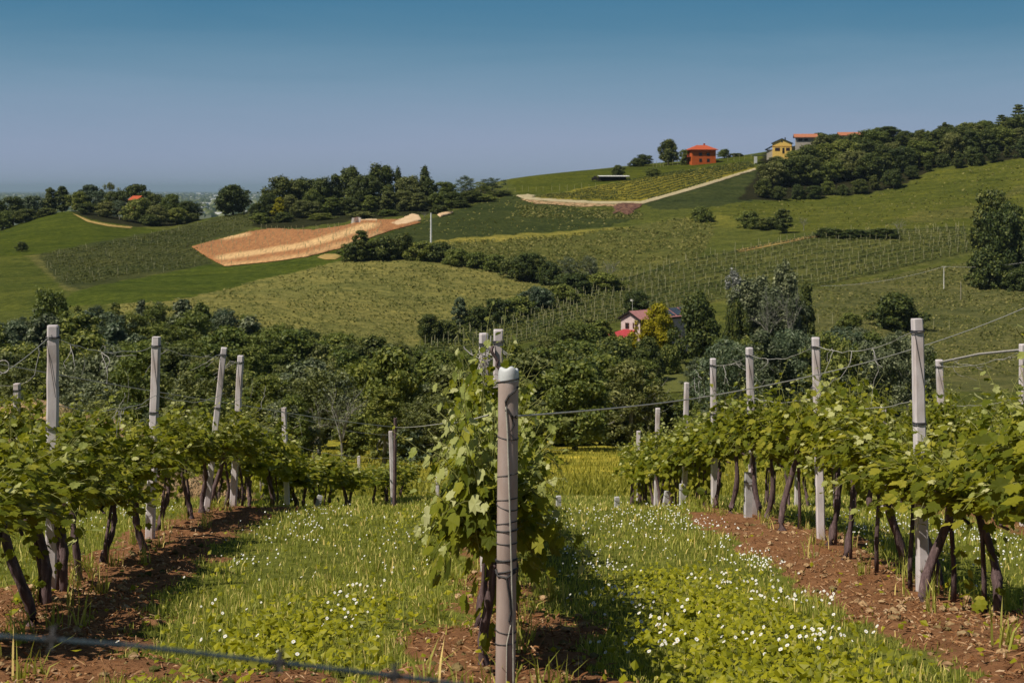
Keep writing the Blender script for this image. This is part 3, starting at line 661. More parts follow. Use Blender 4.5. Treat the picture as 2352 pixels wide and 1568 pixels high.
def plant(kind, u, p_top, d, wpx, leaf='leaf_dark', label='tree', group=None, cat=None, k=None, hmin=1.0, trunk=None):
    """a tree of a kind whose top stands at sight line (u, p_top) when rooted at distance d; wpx = its spread"""
    b = at(u, d); h = max(hmin, zpx(p_top, d) - b[2]); wd = max(wpx / F * d, h * .12)
    ps = P_[kind]; i = random.randrange(len(ps)) if k is None else k; pr = ps[i]
    sx = wd / WID[kind]; sz = h / 10.0
    cn = 'foliage' if kind in ('shrub', 'bare') else 'crown'
    mats = {cn: M[leaf]}
    if trunk: mats['trunk'] = M[trunk]
    return dup(pr, (b[0], b[1], b[2]), random.random() * 6.28, (sx, sx * random.uniform(.9, 1.1), sz), label, group, mats, cat=cat)
# ------------------------------------------------------------------ trees of the hills, one by one
def poly_y(pts, u): a = np.array(pts, float); return float(np.interp(u, a[:, 0], a[:, 1]))
# --- wood on the far left ridge
gl = 'trees of the wood along the far ridge'
for kind, u, pt, d, wp, leaf, lab in [
  ('broad', -30, 455, 570, 80, 'leaf_dark', 'dark round tree at the frame edge of the ridge wood'),
  ('broad', 30, 452, 585, 70, 'leaf_dark', 'broad dark tree, outermost fully shown in the ridge wood'),
  ('broad', 75, 450, 590, 60, 'leaf_blue', 'bluish tree beside the twin tall crowns on the ridge'),
  ('tall', 115, 431, 590, 34, 'leaf_dark', 'slimmer of the twin tall crowns on the ridge'),
  ('tall', 143, 428, 590, 40, 'leaf_dark', 'fuller of the twin tall crowns on the ridge'),
  ('broad', 5, 486, 555, 60, 'leaf_mid', 'low dark tree at the foot of the ridge wood by the frame edge'),
  ('broad', 60, 480, 560, 60, 'leaf_dark', 'low rounded tree above the steep green field edge'),
  ('shrub', 105, 478, 562, 60, 'leaf_dark', 'wide bush under the twin tall crowns'),
  ('broad', 180, 440, 585, 54, 'leaf_mid', 'green domed tree at the crest of the green field'),
  ('umbrella', 208, 420, 600, 52, 'leaf_blue', 'thin flat topped pine above the ridge wood'),
  ('airy', 252, 420, 600, 44, 'leaf_olive', 'airy thin tree between the two flat topped pines'),
  ('broad', 225, 440, 590, 55, 'leaf_blue', 'grey green tree under the thin flat topped pine'),
  ('umbrella', 312, 418, 590, 66, 'leaf_dark', 'dark umbrella pine over the red roofed house'),
  ('broad', 270, 440, 590, 60, 'leaf_dark', 'dark tree just before the red roof on the ridge'),
  ('broad', 355, 446, 585, 56, 'leaf_dark', 'dark tree just beyond the red roof on the ridge'),
  ('broad', 395, 446, 580, 50, 'leaf_mid', 'rounded tree near the lower end of the ridge wood'),
  ('broad', 430, 462, 572, 48, 'leaf_dark', 'last big tree at the lower end of the ridge wood'),
  ('airy', 455, 466, 575, 30, 'leaf_blue', 'thin pale tree ending the ridge wood toward the plain'),
  ('broad', 200, 468, 556, 56, 'leaf_dark', 'dark tree above the dirt path on the green field'),
  ('broad', 245, 462, 553, 56, 'leaf_olive', 'olive tree above the bend of the dirt path'),
  ('airy', 275, 460, 551, 50, 'leaf_blue', 'grey stemmed tree standing in the middle of the ridge wood'),
  ('broad', 318, 457, 548, 70, 'leaf_mid', 'green tree right under the red roof'),
  ('broad', 362, 472, 545, 62, 'leaf_olive', 'olive tree at the foot of the wood past the dirt path'),
  ('broad', 405, 478, 548, 56, 'leaf_mid', 'green tree at the foot of the wood near its lower end'),
  ('shrub', 345, 492, 540, 60, 'leaf_dark', 'dark bush at the very foot of the ridge wood'),
  ('shrub', 440, 490, 556, 40, 'leaf_dark', 'dark bush closing the lower end of the ridge wood'),
  ('broad', 535, 424, 560, 80, 'leaf_dark', 'lone dark round tree against the hazy plain'),
  ('tall', 519, 432, 562, 36, 'leaf_dark', 'shaggy dark tree leaning into the lone round tree by the plain')]:
    plant(kind, u, pt, d, wp * 1.15, leaf, lab, gl)
plant('broad', 50, 555, hit([50], [578])[0][1], 30, 'leaf_dark', 'small solitary round tree on the open green field')
# --- copse in the middle of the skyline
gc = 'trees of the copse above the ploughed field'
for kind, u, pt, d, wp, leaf, lab in [
  ('broad', 650, 408, 545, 84, 'leaf_dark', 'big dark tree at the outer end of the copse near the plain'),
  ('broad', 690, 412, 548, 70, 'leaf_dark', 'dark spreading tree second from the plain end of the copse'),
  ('broad', 618, 445, 535, 54, 'leaf_dark', 'dark lower tree leaning out of the copse to the plain'),
  ('broad', 735, 412, 548, 74, 'leaf_dark', 'dark broad tree left of the copse summit'),
  ('tall', 770, 402, 550, 40, 'leaf_dark', 'narrow dark tree below the highest crowns'),
  ('broad', 808, 388, 552, 76, 'leaf_dark', 'first of the two highest crowns of the copse'),
  ('broad', 872, 382, 552, 84, 'leaf_dark', 'highest broad crown of the copse'),
  ('broad', 840, 405, 545, 70, 'leaf_dark', 'dark tree between the two highest crowns'),
  ('cypress', 915, 387, 552, 17, 'leaf_dark', 'small cypress right of the highest crown'),
  ('cypress', 975, 385, 552, 25, 'leaf_dark', 'tall cypress standing above the copse'),
  ('tall', 985, 412, 548, 34, 'leaf_dark', 'dark tree hugging the tall cypress'),
  ('broad', 942, 408, 548, 70, 'leaf_olive', 'olive tree between the two cypresses'),
  ('broad', 1020, 420, 550, 60, 'leaf_mid', 'rounded tree just past the tall cypress'),
  ('airy', 1070, 406, 560, 54, 'leaf_blue', 'grey airy tree on the falling end of the copse'),
  ('airy', 1130, 410, 580, 56, 'leaf_blue', 'thin flat tree at the hilltop end of the copse'),
  ('airy', 1105, 420, 570, 54, 'leaf_mid', 'thin green tree near the hilltop end of the copse'),
  ('shrub', 1145, 440, 568, 70, 'leaf_dark', 'dark bush next to the hilltop stakes'),
  ('broad', 590, 468, 520, 40, 'leaf_dark', 'small dark tree at the copse foot beside the young vines'),
  ('shrub', 600, 492, 512, 46, 'leaf_mid', 'bush at the copse foot beside the young vines'),
  ('tall', 665, 450, 528, 46, 'leaf_olive', 'light olive tree in front of the big dark outer tree'),
  ('cone', 642, 455, 525, 36, 'leaf_lime', 'yellowish small tree at the front of the copse'),
  ('broad', 700, 462, 524, 56, 'leaf_olive', 'olive tree at the front over the ploughed field'),
  ('tall', 762, 455, 528, 48, 'leaf_mid', 'green tree at the front under the narrow dark tree'),
  ('broad', 718, 436, 535, 46, 'leaf_mid', 'mid green tree filling the copse front'),
  ('broad', 800, 455, 528, 62, 'leaf_dark', 'dark tree at the front under the first high crown'),
  ('tall', 850, 450, 526, 44, 'leaf_mid', 'green tree at the front under the highest crown'),
  ('tall', 893, 440, 526, 48, 'leaf_olive', 'pale stemmed olive tree above the sand bank'),
  ('broad', 930, 440, 526, 54, 'leaf_olive', 'olive round tree above the sand heap'),
  ('tall', 962, 445, 522, 48, 'leaf_olive', 'light tree right above the sand heap'),
  ('broad', 1000, 446, 526, 50, 'leaf_mid', 'green tree over the cut of yellow earth'),
  ('broad', 1040, 442, 535, 56, 'leaf_dark', 'dark tree on the slope past the yellow cut'),
  ('broad', 1080, 440, 548, 56, 'leaf_dark', 'dark tree higher on the slope past the yellow cut'),
  ('shrub', 1050, 462, 530, 70, 'leaf_dark', 'dark bush low on the slope past the yellow cut'),
  ('shrub', 1110, 448, 552, 70, 'leaf_mid', 'green bush high on the slope past the yellow cut'),
  ('shrub', 1010, 474, 512, 50, 'leaf_dark', 'dark bush at the copse corner by the pale pole'),
  ('shrub', 650, 490, 512, 60, 'leaf_dark', 'dark bush at the copse foot near the plain end'),
  ('shrub', 740, 492, 512, 70, 'leaf_mid', 'green bush at the copse foot above red earth'),
  ('shrub', 830, 488, 512, 70, 'leaf_olive', 'olive bush behind the white sheet'),
  ('shrub', 890, 484, 512, 60, 'leaf_mid', 'green bush behind the sand bank'),
  ('bare', 975, 486, 500, 24, 'leaf_dark', 'small scraggy tree by the sand heap')]:
    plant(kind, u, pt - 2, d, wp * 1.2 if kind != 'cypress' else wp, leaf, lab, gc)
# --- hilltop with the houses
gh = 'trees of the hilltop by the houses'
for kind, u, pt, d, wp, leaf, lab in [
  ('broad', 1420, 379, 610, 40, 'leaf_dark', 'round tree standing over the long low shed'),
  ('broad', 1478, 355, 668, 44, 'leaf_dark', 'first low tree on the crest before the big dark one'),
  ('shrub', 1462, 364, 664, 40, 'leaf_dark', 'low bush on the crest farthest from the orange house'),
  ('broad', 1535, 321, 665, 58, 'leaf_dark', 'large dark tree on the crest beside the orange house'),
  ('broad', 1572, 344, 655, 30, 'leaf_mid', 'small round tree touching the orange house'),
  ('broad', 1664, 343, 672, 34, 'leaf_mid', 'round tree just past the orange house'),
  ('shrub', 1692, 352, 672, 44, 'leaf_olive', 'olive bushes on the crest between the two bright houses'),
  ('shrub', 1498, 386, 610, 44, 'leaf_mid', 'low dark bush below the crest stakes')]:
    plant(kind, u, pt, d, wp, leaf, lab, gh)
# --- big wood on the right hill
top = [(1700,446),(1725,430),(1740,388),(1752,360),(1790,350),(1830,335),(1850,316),(1880,305),(1920,308),(1960,306),(2000,300),(2030,291),(2060,296),(2105,302),(2150,292),(2175,288),(2200,292),(2235,276),(2270,282),(2300,274),(2325,264),(2400,250)]
bot = [(1700,455),(1740,458),(1800,460),(1850,458),(1900,450),(2000,444),(2060,432),(2120,405),(2160,384),(2220,386),(2280,372),(2352,360),(2420,352)]
n = 0
rl = random.Random(5)
for layer in range(5):
    for u in np.arange(1712 + (layer % 2) * 19, 2400, 38):
        u = u + rl.uniform(-8, 8)
        d0 = hit([min(u, 2470)], [poly_y(bot, u) - 2])[0][1]; d1 = 700
        d = d0 + (d1 - d0) * layer / 4.0 + rl.uniform(-4, 4)
        gp = HY - at(u, d)[2] / d * F; tp = max(poly_y(top, u), poly_y(top, u - 22) - (0 if u < 1880 else 30)) + rl.uniform(-3, 9)
        hp = min(gp - tp, rl.uniform(44, 66) * 600 / d)
        if hp < 16 or gp - hp < tp - 3: continue
        kind = rl.choice(['broad', 'broad', 'broad', 'tall', 'shrub' if layer == 0 else 'broad']); leaf = rl.choice(['leaf_dark', 'leaf_dark', 'leaf_dark', 'leaf_mid', 'leaf_olive' if layer else 'leaf_dark'])
        if layer == 0: hp = min(hp, rl.uniform(24, 44))
        where = 'at its foot over the smooth meadow' if layer == 0 else ('on its upper skyline' if layer >= 3 else 'in its middle')
        plant(kind, u, gp - hp, d, hp * rl.uniform(1.3, 1.7) if kind != 'tall' else hp * .85, leaf, {'leaf_dark': 'dark green', 'leaf_mid': 'mid green', 'leaf_olive': 'olive green'}[leaf] + ' ' + ('bush' if kind == 'shrub' else 'tall tree' if kind == 'tall' else 'round tree') + ' of the big hill wood, ' + where, 'trees of the big hill wood ' + where); n += 1
for kind, u, pt, d, wp, lab in [('umbrella', 2040, 288, 690, 60, 'layered pine on the skyline of the hill wood, first of the ridge'), ('cedar', 2340, 240, 690, 50, 'tallest layered conifer at the frame edge of the hill wood'), ('cedar', 2300, 264, 690, 46, 'second layered conifer beside the tallest one'),
     ('umbrella', 2262, 276, 690, 56, 'flat topped pine beside the layered conifers'), ('cone', 2170, 281, 690, 30, 'pointed tree on the skyline of the hill wood'), ('umbrella', 1885, 303, 690, 44, 'small flat pine beside the hidden tiled roof')]:
    plant(kind, u, pt, d, wp, 'leaf_dark', lab, 'tall trees on the skyline of the hill wood')
# --- scattered trees and hedges in the fields
gf = 'trees and bushes standing in the fields'
def on(u, p): return hit([u], [p])[0][1]
for kind, u, pt, pb, wp, leaf, lab in [
  ('shrub', 1611, 478, 505, 44, 'leaf_mid', 'round bush alone on the slope below the gravel track'),
  ('shrub', 1722, 488, 521, 50, 'leaf_mid', 'wide bush beside the standing meadow tree'),
  ('shrub', 1765, 503, 522, 60, 'leaf_dark', 'low bushes under the standing meadow tree'),
  ('tall', 1798, 479, 533, 44, 'leaf_dark', 'upright dark tree standing in the meadow'),
  ('bare', 1846, 494, 527, 26, 'leaf_mid', 'small thin tree past the meadow tree'),
  ('bare', 2063, 500, 535, 34, 'leaf_mid', 'nearly leafless small tree by the field hedge'),
  ('shrub', 1905, 527, 541, 70, 'leaf_dark', 'first bush of the field hedge above the staked vines'),
  ('shrub', 1965, 530, 543, 70, 'leaf_dark', 'second bush of the field hedge above the staked vines'),
  ('shrub', 2030, 528, 542, 80, 'leaf_dark', 'last bush of the field hedge above the staked vines'),
  ('broad', 2278, 437, 618, 128, 'leaf_dark', 'very large dark tree at the end of the staked vines'),
  ('broad', 2310, 470, 640, 110, 'leaf_dark', 'dark tree behind the very large one by the frame edge'),
  ('shrub', 2265, 575, 655, 96, 'leaf_dark', 'dark bush at the foot of the very large tree'),
  ('shrub', 2342, 618, 662, 60, 'leaf_dark', 'dark bush beside the small grey shed'),
  ('shrub', 2330, 585, 640, 70, 'leaf_dark', 'dark bush behind the small grey shed'),
  ('tall', 2150, 600, 603, 4, 'leaf_dark', ''),
  ('shrub', 2058, 678, 752, 98, 'leaf_dark', 'dense round bush alone on the lower grass slope'),
  ('shrub', 1952, 722, 752, 46, 'leaf_mid', 'small bush among the pale fence stakes'),
  ('tall', 830, 529, 594, 58, 'leaf_dark', 'rounded tree at the head of the hedge by the ploughed field'),
  ('shrub', 808, 562, 596, 50, 'leaf_dark', 'low bush at the head of the hedge'),
  ('shrub', 880, 548, 592, 74, 'leaf_dark', 'dark bush second in the hedge'),
  ('broad', 925, 537, 590, 66, 'leaf_dark', 'domed tree in the hedge before the pale pole'),
  ('shrub', 970, 558, 594, 66, 'leaf_mid', 'bush directly before the pale pole'),
  ('shrub', 1012, 560, 598, 58, 'leaf_dark', 'bush just past the pale pole'),
  ('shrub', 1050, 575, 606, 60, 'leaf_mid', 'low bush where the hedge thins out'),
  ('shrub', 1095, 582, 612, 56, 'leaf_mid', 'small bush in the thin stretch of hedge'),
  ('shrub', 1140, 588, 620, 60, 'leaf_mid', 'low leafy bush before the thick part of the hedge'),
  ('broad', 1215, 582, 642, 92, 'leaf_dark', 'thick dark tree in the middle of the hedge'),
  ('shrub', 1180, 594, 636, 60, 'leaf_dark', 'dark bush leaning on the thick hedge tree'),
  ('shrub', 1262, 604, 652, 56, 'leaf_dark', 'dark bush past the thick hedge tree'),
  ('airy', 1305, 590, 652, 60, 'leaf_grey', 'grey thin tree toward the low end of the hedge'),
  ('airy', 1355, 588, 650, 66, 'leaf_grey', 'grey misty tree at the low end of the hedge'),
  ('bare', 1400, 592, 645, 50, 'leaf_grey', 'leafless grey tree ending the hedge'),
  ('shrub', 1320, 632, 668, 80, 'leaf_dark', 'dark low bush under the grey trees'),
  ('shrub', 1385, 630, 660, 80, 'leaf_mid', 'green low bush ending the hedge at the staked vines'),
  ('tall', 1056, 682, 752, 40, 'leaf_blue', 'slender tree standing in the lower hedge'),
  ('broad', 985, 722, 782, 62, 'leaf_dark', 'dark tree at the bottom of the lower hedge'),
  ('shrub', 1022, 738, 780, 56, 'leaf_dark', 'dark bush between the two lower hedge trees'),
  ('shrub', 1095, 708, 755, 60, 'leaf_dark', 'bush beside the slender hedge tree'),
  ('shrub', 1140, 690, 738, 70, 'leaf_dark', 'dark bush midway up the lower hedge'),
  ('shrub', 1190, 684, 722, 70, 'leaf_mid', 'green bush midway up the lower hedge'),
  ('shrub', 1235, 662, 706, 66, 'leaf_blue', 'bluish bush in the upper part of the lower hedge'),
  ('shrub', 1290, 656, 690, 66, 'leaf_mid', 'green bush at the top of the lower hedge'),
  ('broad', 1460, 668, 730, 84, 'leaf_dark', 'round dark tree behind the pink house'),
  ('broad', 1605, 678, 838, 112, 'leaf_dark', 'tall broad dark tree beside the pink house'),
  ('broad', 1512, 696, 822, 96, 'leaf_lime', 'bright yellow green tree before the pink house'),
  ('broad', 1486, 732, 824, 84, 'leaf_lime', 'lower bright yellow green tree before the pink house'),
  ]:
    if not lab: continue
    plant(kind, u, pt - (3 if kind == 'shrub' else 0), on(u, pb + 3), wp * (1.4 if kind == 'shrub' else 1.05), leaf, lab, gf)
gp_ = 'poplars beyond the orchard'
for kind, u, pt, d, wp, leaf, lab in [
  ('poplar', 1690, 619, 262, 44, 'leaf_silver', 'silvery dry poplar at the outer end of the group'),
  ('poplar', 1712, 640, 258, 60, 'leaf_grey', 'grey poplar beside the silvery dry one'),
  ('poplar', 1742, 632, 262, 64, 'leaf_grey', 'grey poplar in the middle of the group'),
  ('poplar', 1800, 600, 262, 62, 'leaf_grey', 'tallest poplar of the group'),
  ('poplar', 1772, 660, 255, 60, 'leaf_grey', 'thin stemmed poplar before the tallest one'),
  ('tall', 1852, 645, 255, 52, 'leaf_dark', 'dark leafy tree ending the poplar group'),
  ('poplar', 1828, 680, 250, 52, 'leaf_grey', 'low grey poplar beside the dark leafy tree'),
  ('bare', 1765, 650, 250, 84, 'leaf_grey', 'pale branched bare tree among the poplars'),
  ('bare', 1815, 640, 248, 80, 'leaf_grey', 'second pale branched bare tree among the poplars'),
  ('shrub', 1690, 690, 250, 70, 'leaf_dark', 'dark bush at the foot of the silvery poplar')]:
    plant(kind, u, pt, d, wp, leaf, lab, gp_, trunk='pale_trunk')

# --- the valley wood below the vines: candidate rooms filled row by row, far to near
edge = [(-150,720),(0,738),(40,735),(62,712),(75,690),(90,672),(150,668),(172,700),(190,694),(250,696),(315,684),(360,692),(430,688),(470,700),(560,720),(640,742),(700,752),(760,764),(850,772),(905,776),(940,800),(1000,796),(1060,800),(1110,792),(1190,792),(1230,790),(1268,762),(1300,742),(1360,726),(1400,728),(1415,752),(1440,792),(1480,800),(1505,810),(1514,905),(1574,905),(1585,830),(1610,770),(1650,752),(1720,748),(1800,752),(1880,750),(1960,756),(2050,762),(2100,770),(2135,800),(2150,850)]
nv = 0
rv = random.Random(8)
clear = []
for li, d in enumerate([268, 240, 212, 186, 164, 144, 126, 111, 97, 86, 79]):
    step = 92 * 150 / d
    u = -110 + rv.uniform(0, step)
    while u < 2150:
        uu_, dd_ = u + rv.uniform(-.2, .2) * step, d + rv.uniform(-5, 5)
        u += step * rv.uniform(.8, 1.15)
        if d < 105 and 1225 < uu_ < 1500: continue
        if d < 112 and uu_ > 1480: continue
        if uu_ > 1585 and not (150 < d < 205): 
            if not (d < 150 and uu_ < 1700): continue
        if uu_ > 2120: continue
        gp = HY - at(uu_, dd_)[2] / dd_ * F; te = max(poly_y(edge, uu_), poly_y(edge, uu_ - 12 * 200 / d), poly_y(edge, uu_ + 12 * 200 / d)) if d < 200 else poly_y(edge, uu_)
        hm = rv.uniform(6.0, 9.5) if d > 150 else rv.uniform(4.6, 7.6)
        if d < 90: hm = rv.uniform(3.0, 5.0)
        if uu_ > 1585: hm = rv.uniform(8.0, 11)
        if uu_ < 700 and d > 185: hm += 1.5
        hp = min(hm * F / dd_, gp - te - rv.uniform(-3, 8))
        h = hp / F * dd_
        if h < 2.2: continue
        if uu_ > 1585: kind, leaf = rv.choice(['orchard', 'feather', 'orchard']), rv.choice(['leaf_grey', 'leaf_blue', 'leaf_grey', 'leaf_mid'])
        elif d > 190 and uu_ < 620: kind, leaf = rv.choice(['tall', 'cone', 'feather', 'feather']), rv.choice(['leaf_blue', 'leaf_grey', 'leaf_mid'])
        elif d < 150 and uu_ < 1150: kind, leaf = rv.choice(['broad', 'feather', 'feather', 'tall', 'feather', 'airy']), rv.choice(['leaf_mid', 'leaf_mid', 'leaf_olive', 'leaf_grey'])
        else: kind, leaf = rv.choice(['broad', 'feather', 'broad', 'tall', 'feather']), rv.choice(['leaf_dark', 'leaf_mid', 'leaf_mid', 'leaf_olive'])
        wdm = {'feather': .75, 'broad': .95, 'tall': .62, 'cone': .7, 'airy': .8, 'shrub': 1.4, 'orchard': 1.05}[kind] * max(h, 3.0) * 1.22
        if wdm / dd_ * F > 200: wdm = 200 * dd_ / F
        cn = {'leaf_dark': 'dark green', 'leaf_mid': 'mid green', 'leaf_olive': 'olive', 'leaf_blue': 'bluish green', 'leaf_grey': 'grey green'}[leaf]
        kn = {'feather': 'feathery tree', 'broad': 'round tree', 'tall': 'upright tree', 'cone': 'pointed tree', 'airy': 'thin pale stemmed tree', 'shrub': 'bush', 'orchard': 'open branched tree'}[kind]
        zone = ('in the orchard behind the near posts' if uu_ > 1585 else 'in the wood below the pink house' if uu_ > 1190 else 'in the wood behind the centre posts' if uu_ > 800 else 'in the valley wood behind the leaning posts' if uu_ > 380 else 'in the valley wood behind the first post')
        zone += ', ' + ('top edge' if d > 190 else 'middle' if d > 125 else 'lower edge')
        plant(kind, uu_, gp - hp, dd_, wdm / dd_ * F, leaf, cn + ' ' + kn + ' ' + zone, 'trees ' + zone.replace(',', '')); nv += 1
for kind, u, pt, d, wp, leaf, lab in [
  ('orchard', 1985, 756, 190, 150, 'leaf_grey', 'broad grey green tree behind the second and nearest right hand posts'),
  ('orchard', 2050, 764, 186, 150, 'leaf_grey', 'grey green tree just before the nearest right hand post'),
  ('orchard', 2110, 780, 184, 120, 'leaf_mid', 'last grey green tree of the orchard behind the nearest right hand post'),
  ('feather', 1920, 752, 192, 120, 'leaf_blue', 'bluish feathery tree of the orchard under the poplars'),
  ('bare', 785, 868, 84, 130, 'leaf_grey', 'pale forked bare tree before the wood, behind the dark stake'),
  ('broad', 1424, 772, 215, 110, 'leaf_mid', 'green tree under the red canopy of the pink house'),
  ('broad', 1488, 772, 216, 90, 'leaf_dark', 'dark tree under the gable of the pink house'),
  ('shrub', 1536, 792, 225, 70, 'leaf_mid', 'bush between the yellow green tree and the lawn'),
  ('bare', 1490, 850, 115, 110, 'leaf_mid', 'thin bare tree beside the lawn path'),
  ('bare', 720, 900, 86, 90, 'leaf_mid', 'thin bare tree beside the pale forked one'),
  ('tall', 345, 820, 110, 66, 'leaf_lime', 'yellow green young tree behind the second post'),
  ('broad', 112, 668, 240, 112, 'leaf_mid', 'large round tree rising over the far corner of the wood'),
  ('shrub', 1340, 905, 150, 130, 'leaf_olive', 'yellowish bush in front of the dark wood edge'),
  ('shrub', 1310, 952, 116, 130, 'leaf_mid', 'green bush over the bright meadow'),
  ('shrub', 1405, 950, 116, 140, 'leaf_dark', 'dark bush over the bright meadow'),
  ('shrub', 950, 985, 88, 150, 'leaf_blue', 'bluish bush with grey twigs beside the dark stake'),
  ('airy', 935, 945, 92, 120, 'leaf_grey', 'grey twiggy tree beside the dark stake')]:
    plant(kind, u, pt, d, wp, leaf, lab, 'single trees before the valley wood')
print('wood', n, nv)

tf = []
rt = np.random.default_rng(55)
for poly, m in (([(250,700),(420,686),(700,620),(800,594),(900,594),(1100,610),(1250,650),(1285,668),(1000,745),(950,790),(300,790)], 6500), ([(880,575),(1000,556),(1300,540),(1590,498),(1650,512),(1610,590),(1430,642),(1200,592)], 6000),
                ([(1860,668),(2230,600),(2380,590),(2380,860),(2100,870),(1860,780)], 8000), ([(860,545),(970,508),(1060,478),(1180,447),(1350,482),(1480,492),(1400,522),(1000,552)], 500), ([(1180,470),(1480,485),(1480,505),(1200,500)], 1500), ([(1640,474),(2000,446),(2160,400),(2360,372),(2360,520),(1900,530),(1700,520)], 1000), ([(1100,600),(1430,645),(1280,690),(1260,660)], 1200)):
    a = np.array(poly, float); k = 0
    while k < m:
        u_ = rt.uniform(a[:, 0].min(), a[:, 0].max(), 4000); p_ = rt.uniform(a[:, 1].min(), a[:, 1].max(), 4000); ok = inpoly(u_, p_, poly) & (fbm(u_ / 40, p_ / 9, 90) + .25 * rt.random(4000) > .52)
        u_, p_ = u_[ok][:m - k], p_[ok][:m - k]; k += len(u_)
        if len(u_): tf.append(hit(u_, p_))
tf = np.concatenate(tf); sz = rt.uniform(.3, .9, len(tf)) * tf[:, 1] / 380; tf[:, 2] += .06 + .12 * rt.random(len(tf))
V, Fc = cards(tf, rt.normal(size=(len(tf), 3)) * .5 + [-.2, -.35, .9], sz, rt, .4, .15)
tag(link('hill_tufts', mesh_from('hill_tufts', V, [Fc], M['hill_tuft'])), 'rough grass tufts over the hill meadows', 'grass', kind='stuff')
# ------------------------------------------------------------------ far vineyards
STK = []
def vineyard(where, poly, lower, upper, n, group, h=1.0, wdt=.55, per_m=3.2, post=6.0, size=.5, posth=1.9, dmin=230, jit=0.0, staky=True, leafy=True, leaf='far_vine'):
    lower = np.array(dens_line(lower, 6)); upper = np.array(dens_line(upper, 6)); S_ = np.linspace(0, 1, 220)
    def para(L_):
        t = np.r_[0, np.cumsum(np.linalg.norm(np.diff(L_, axis=0), axis=1))]; t /= t[-1]
        return np.c_[np.interp(S_, t, L_[:, 0]), np.interp(S_, t, L_[:, 1])]
    lo, up = para(lower), para(upper)
    A = hit(lo[:, 0], lo[:, 1], dmin); B = hit(up[:, 0], up[:, 1], dmin)
    made = 0; ri = 0
    for i in range(n):
        f = (i + .3) / n
        Pw = A * (1 - f) + B * f
        u = CX + Pw[:, 0] / Pw[:, 1] * F; z = zterr(u, Pw[:, 1]); Pw[:, 2] = z; p = HY - z / Pw[:, 1] * F
        ok = inpoly(u, p, poly) if poly is not None else np.ones(len(u), bool)
        if ok.sum() < 4: continue
        idx = np.where(ok)[0]; runs = np.split(idx, np.where(np.diff(idx) > 1)[0] + 1); run = max(runs, key=len)
        if len(run) < 4: continue
        Q = Pw[run]; s = np.r_[0, np.cumsum(np.linalg.norm(np.diff(Q, axis=0), axis=1))]; Ln = s[-1]
        if Ln < 5: continue
        if leafy:
            m = int(Ln * per_m); rng = np.random.default_rng(1000 + made); t = rng.random(m) * Ln
            keep = vn(t * .25, np.full(m, i * 3.7), 60) > .12; t = t[keep]; m = len(t)
            c = np.c_[np.interp(t, s, Q[:, 0]), np.interp(t, s, Q[:, 1]), np.interp(t, s, Q[:, 2])]
            c[:, 2] += h * (.35 + .65 * rng.random(m)) * (.75 + .5 * vn(t * .3, np.full(m, i * 1.7), 61)); c[:, :2] += rng.normal(size=(m, 2)) * wdt * .3
            V, Fc = cards(c, rng.normal(size=(m, 3)) * .6 + [-.4, -.3, .7], size * rng.uniform(.6, 1.3, m), rng, .4)
            tw, fw, _c = tube(Q[::max(1, len(Q) // 30)] + [0, 0, h * .6], .025, 4); tw = np.concatenate([V, tw]) - Q[0]
            o = link('vine_row', mesh_from('vine_row', tw, [Fc, fw + len(V)], M[leaf])); o.location = Q[0]
            tag(o, f'{ordinal(made)} row of vines from the lower edge of the {where}', 'vine row', group); made += 1
        if post:
            for q in np.arange(random.random() * post if random.random() < .85 else 0, Ln, post):
                a = q + random.uniform(-.4, .4); a = min(max(a, 0), Ln)
                pt = np.array([np.interp(a, s, Q[:, 0]), np.interp(a, s, Q[:, 1]), np.interp(a, s, Q[:, 2])])
                STK.append((posth * random.uniform(.85, 1.12) * (1.25 if q == 0 else 1), pt, where))
def dens_line(L_, step):
    out = []
    for a, b in zip(L_[:-1], L_[1:]):
        a, b = np.array(a, float), np.array(b, float); k = max(1, int(np.linalg.norm(b - a) / step)); out += [tuple(a + (b - a) * t / k) for t in range(k)]
    return out + [L_[-1]]
vineyard('staked vineyard behind the pink house', [(930,812),(1130,738),(1280,690),(1420,645),(1560,600),(1700,572),(1880,537),(2215,522),(2240,585),(1880,662),(1660,692),(1480,727),(1160,800)],
         [(930,812),(1160,797),(1480,727),(1660,692),(1880,660),(2240,578)], [(1110,744),(1280,690),(1420,645),(1560,600),(1700,572),(1880,537),(2225,521)], 11, 'rows of the staked vineyard', h=.8, wdt=.42, per_m=15, post=4.2, posth=2.1, size=.36, leaf='leaf_dark')
vineyard('young vineyard beside the ploughed field', [(88,585),(380,531),(575,486),(580,524),(440,565),(490,604),(180,662),(134,650)],
         [(150,668),(300,642),(490,605),(640,560)], [(60,590),(240,560),(380,532),(585,484)], 14, 'rows of the young vineyard', h=.85, wdt=.35, per_m=8, size=.4, post=15, posth=1.6)
vineyard('terraced vineyard under the orange house', [(1215,454),(1330,440),(1500,404),(1640,382),(1720,372),(1735,384),(1600,427),(1478,462),(1380,461),(1290,458)],
         [(1300,464),(1478,464),(1600,428),(1738,385)], [(1190,452),(1330,438),(1500,402),(1640,380),(1722,370)], 10, 'rows of the terraced vineyard', h=.75, wdt=.35, per_m=15, post=0, size=.42, leaf='leaf_dark')
vineyard('new planting on the ploughed field', [(440,568),(500,552),(575,533),(625,526),(720,530),(790,520),(830,512),(900,512),(862,543),(780,572),(700,592),(610,604),(515,613),(475,592)],
         [(440,620),(515,613),(700,591),(870,540)], [(430,572),(620,528),(720,530),(920,505)], 20, 'x', post=7, posth=1.5, leafy=False)
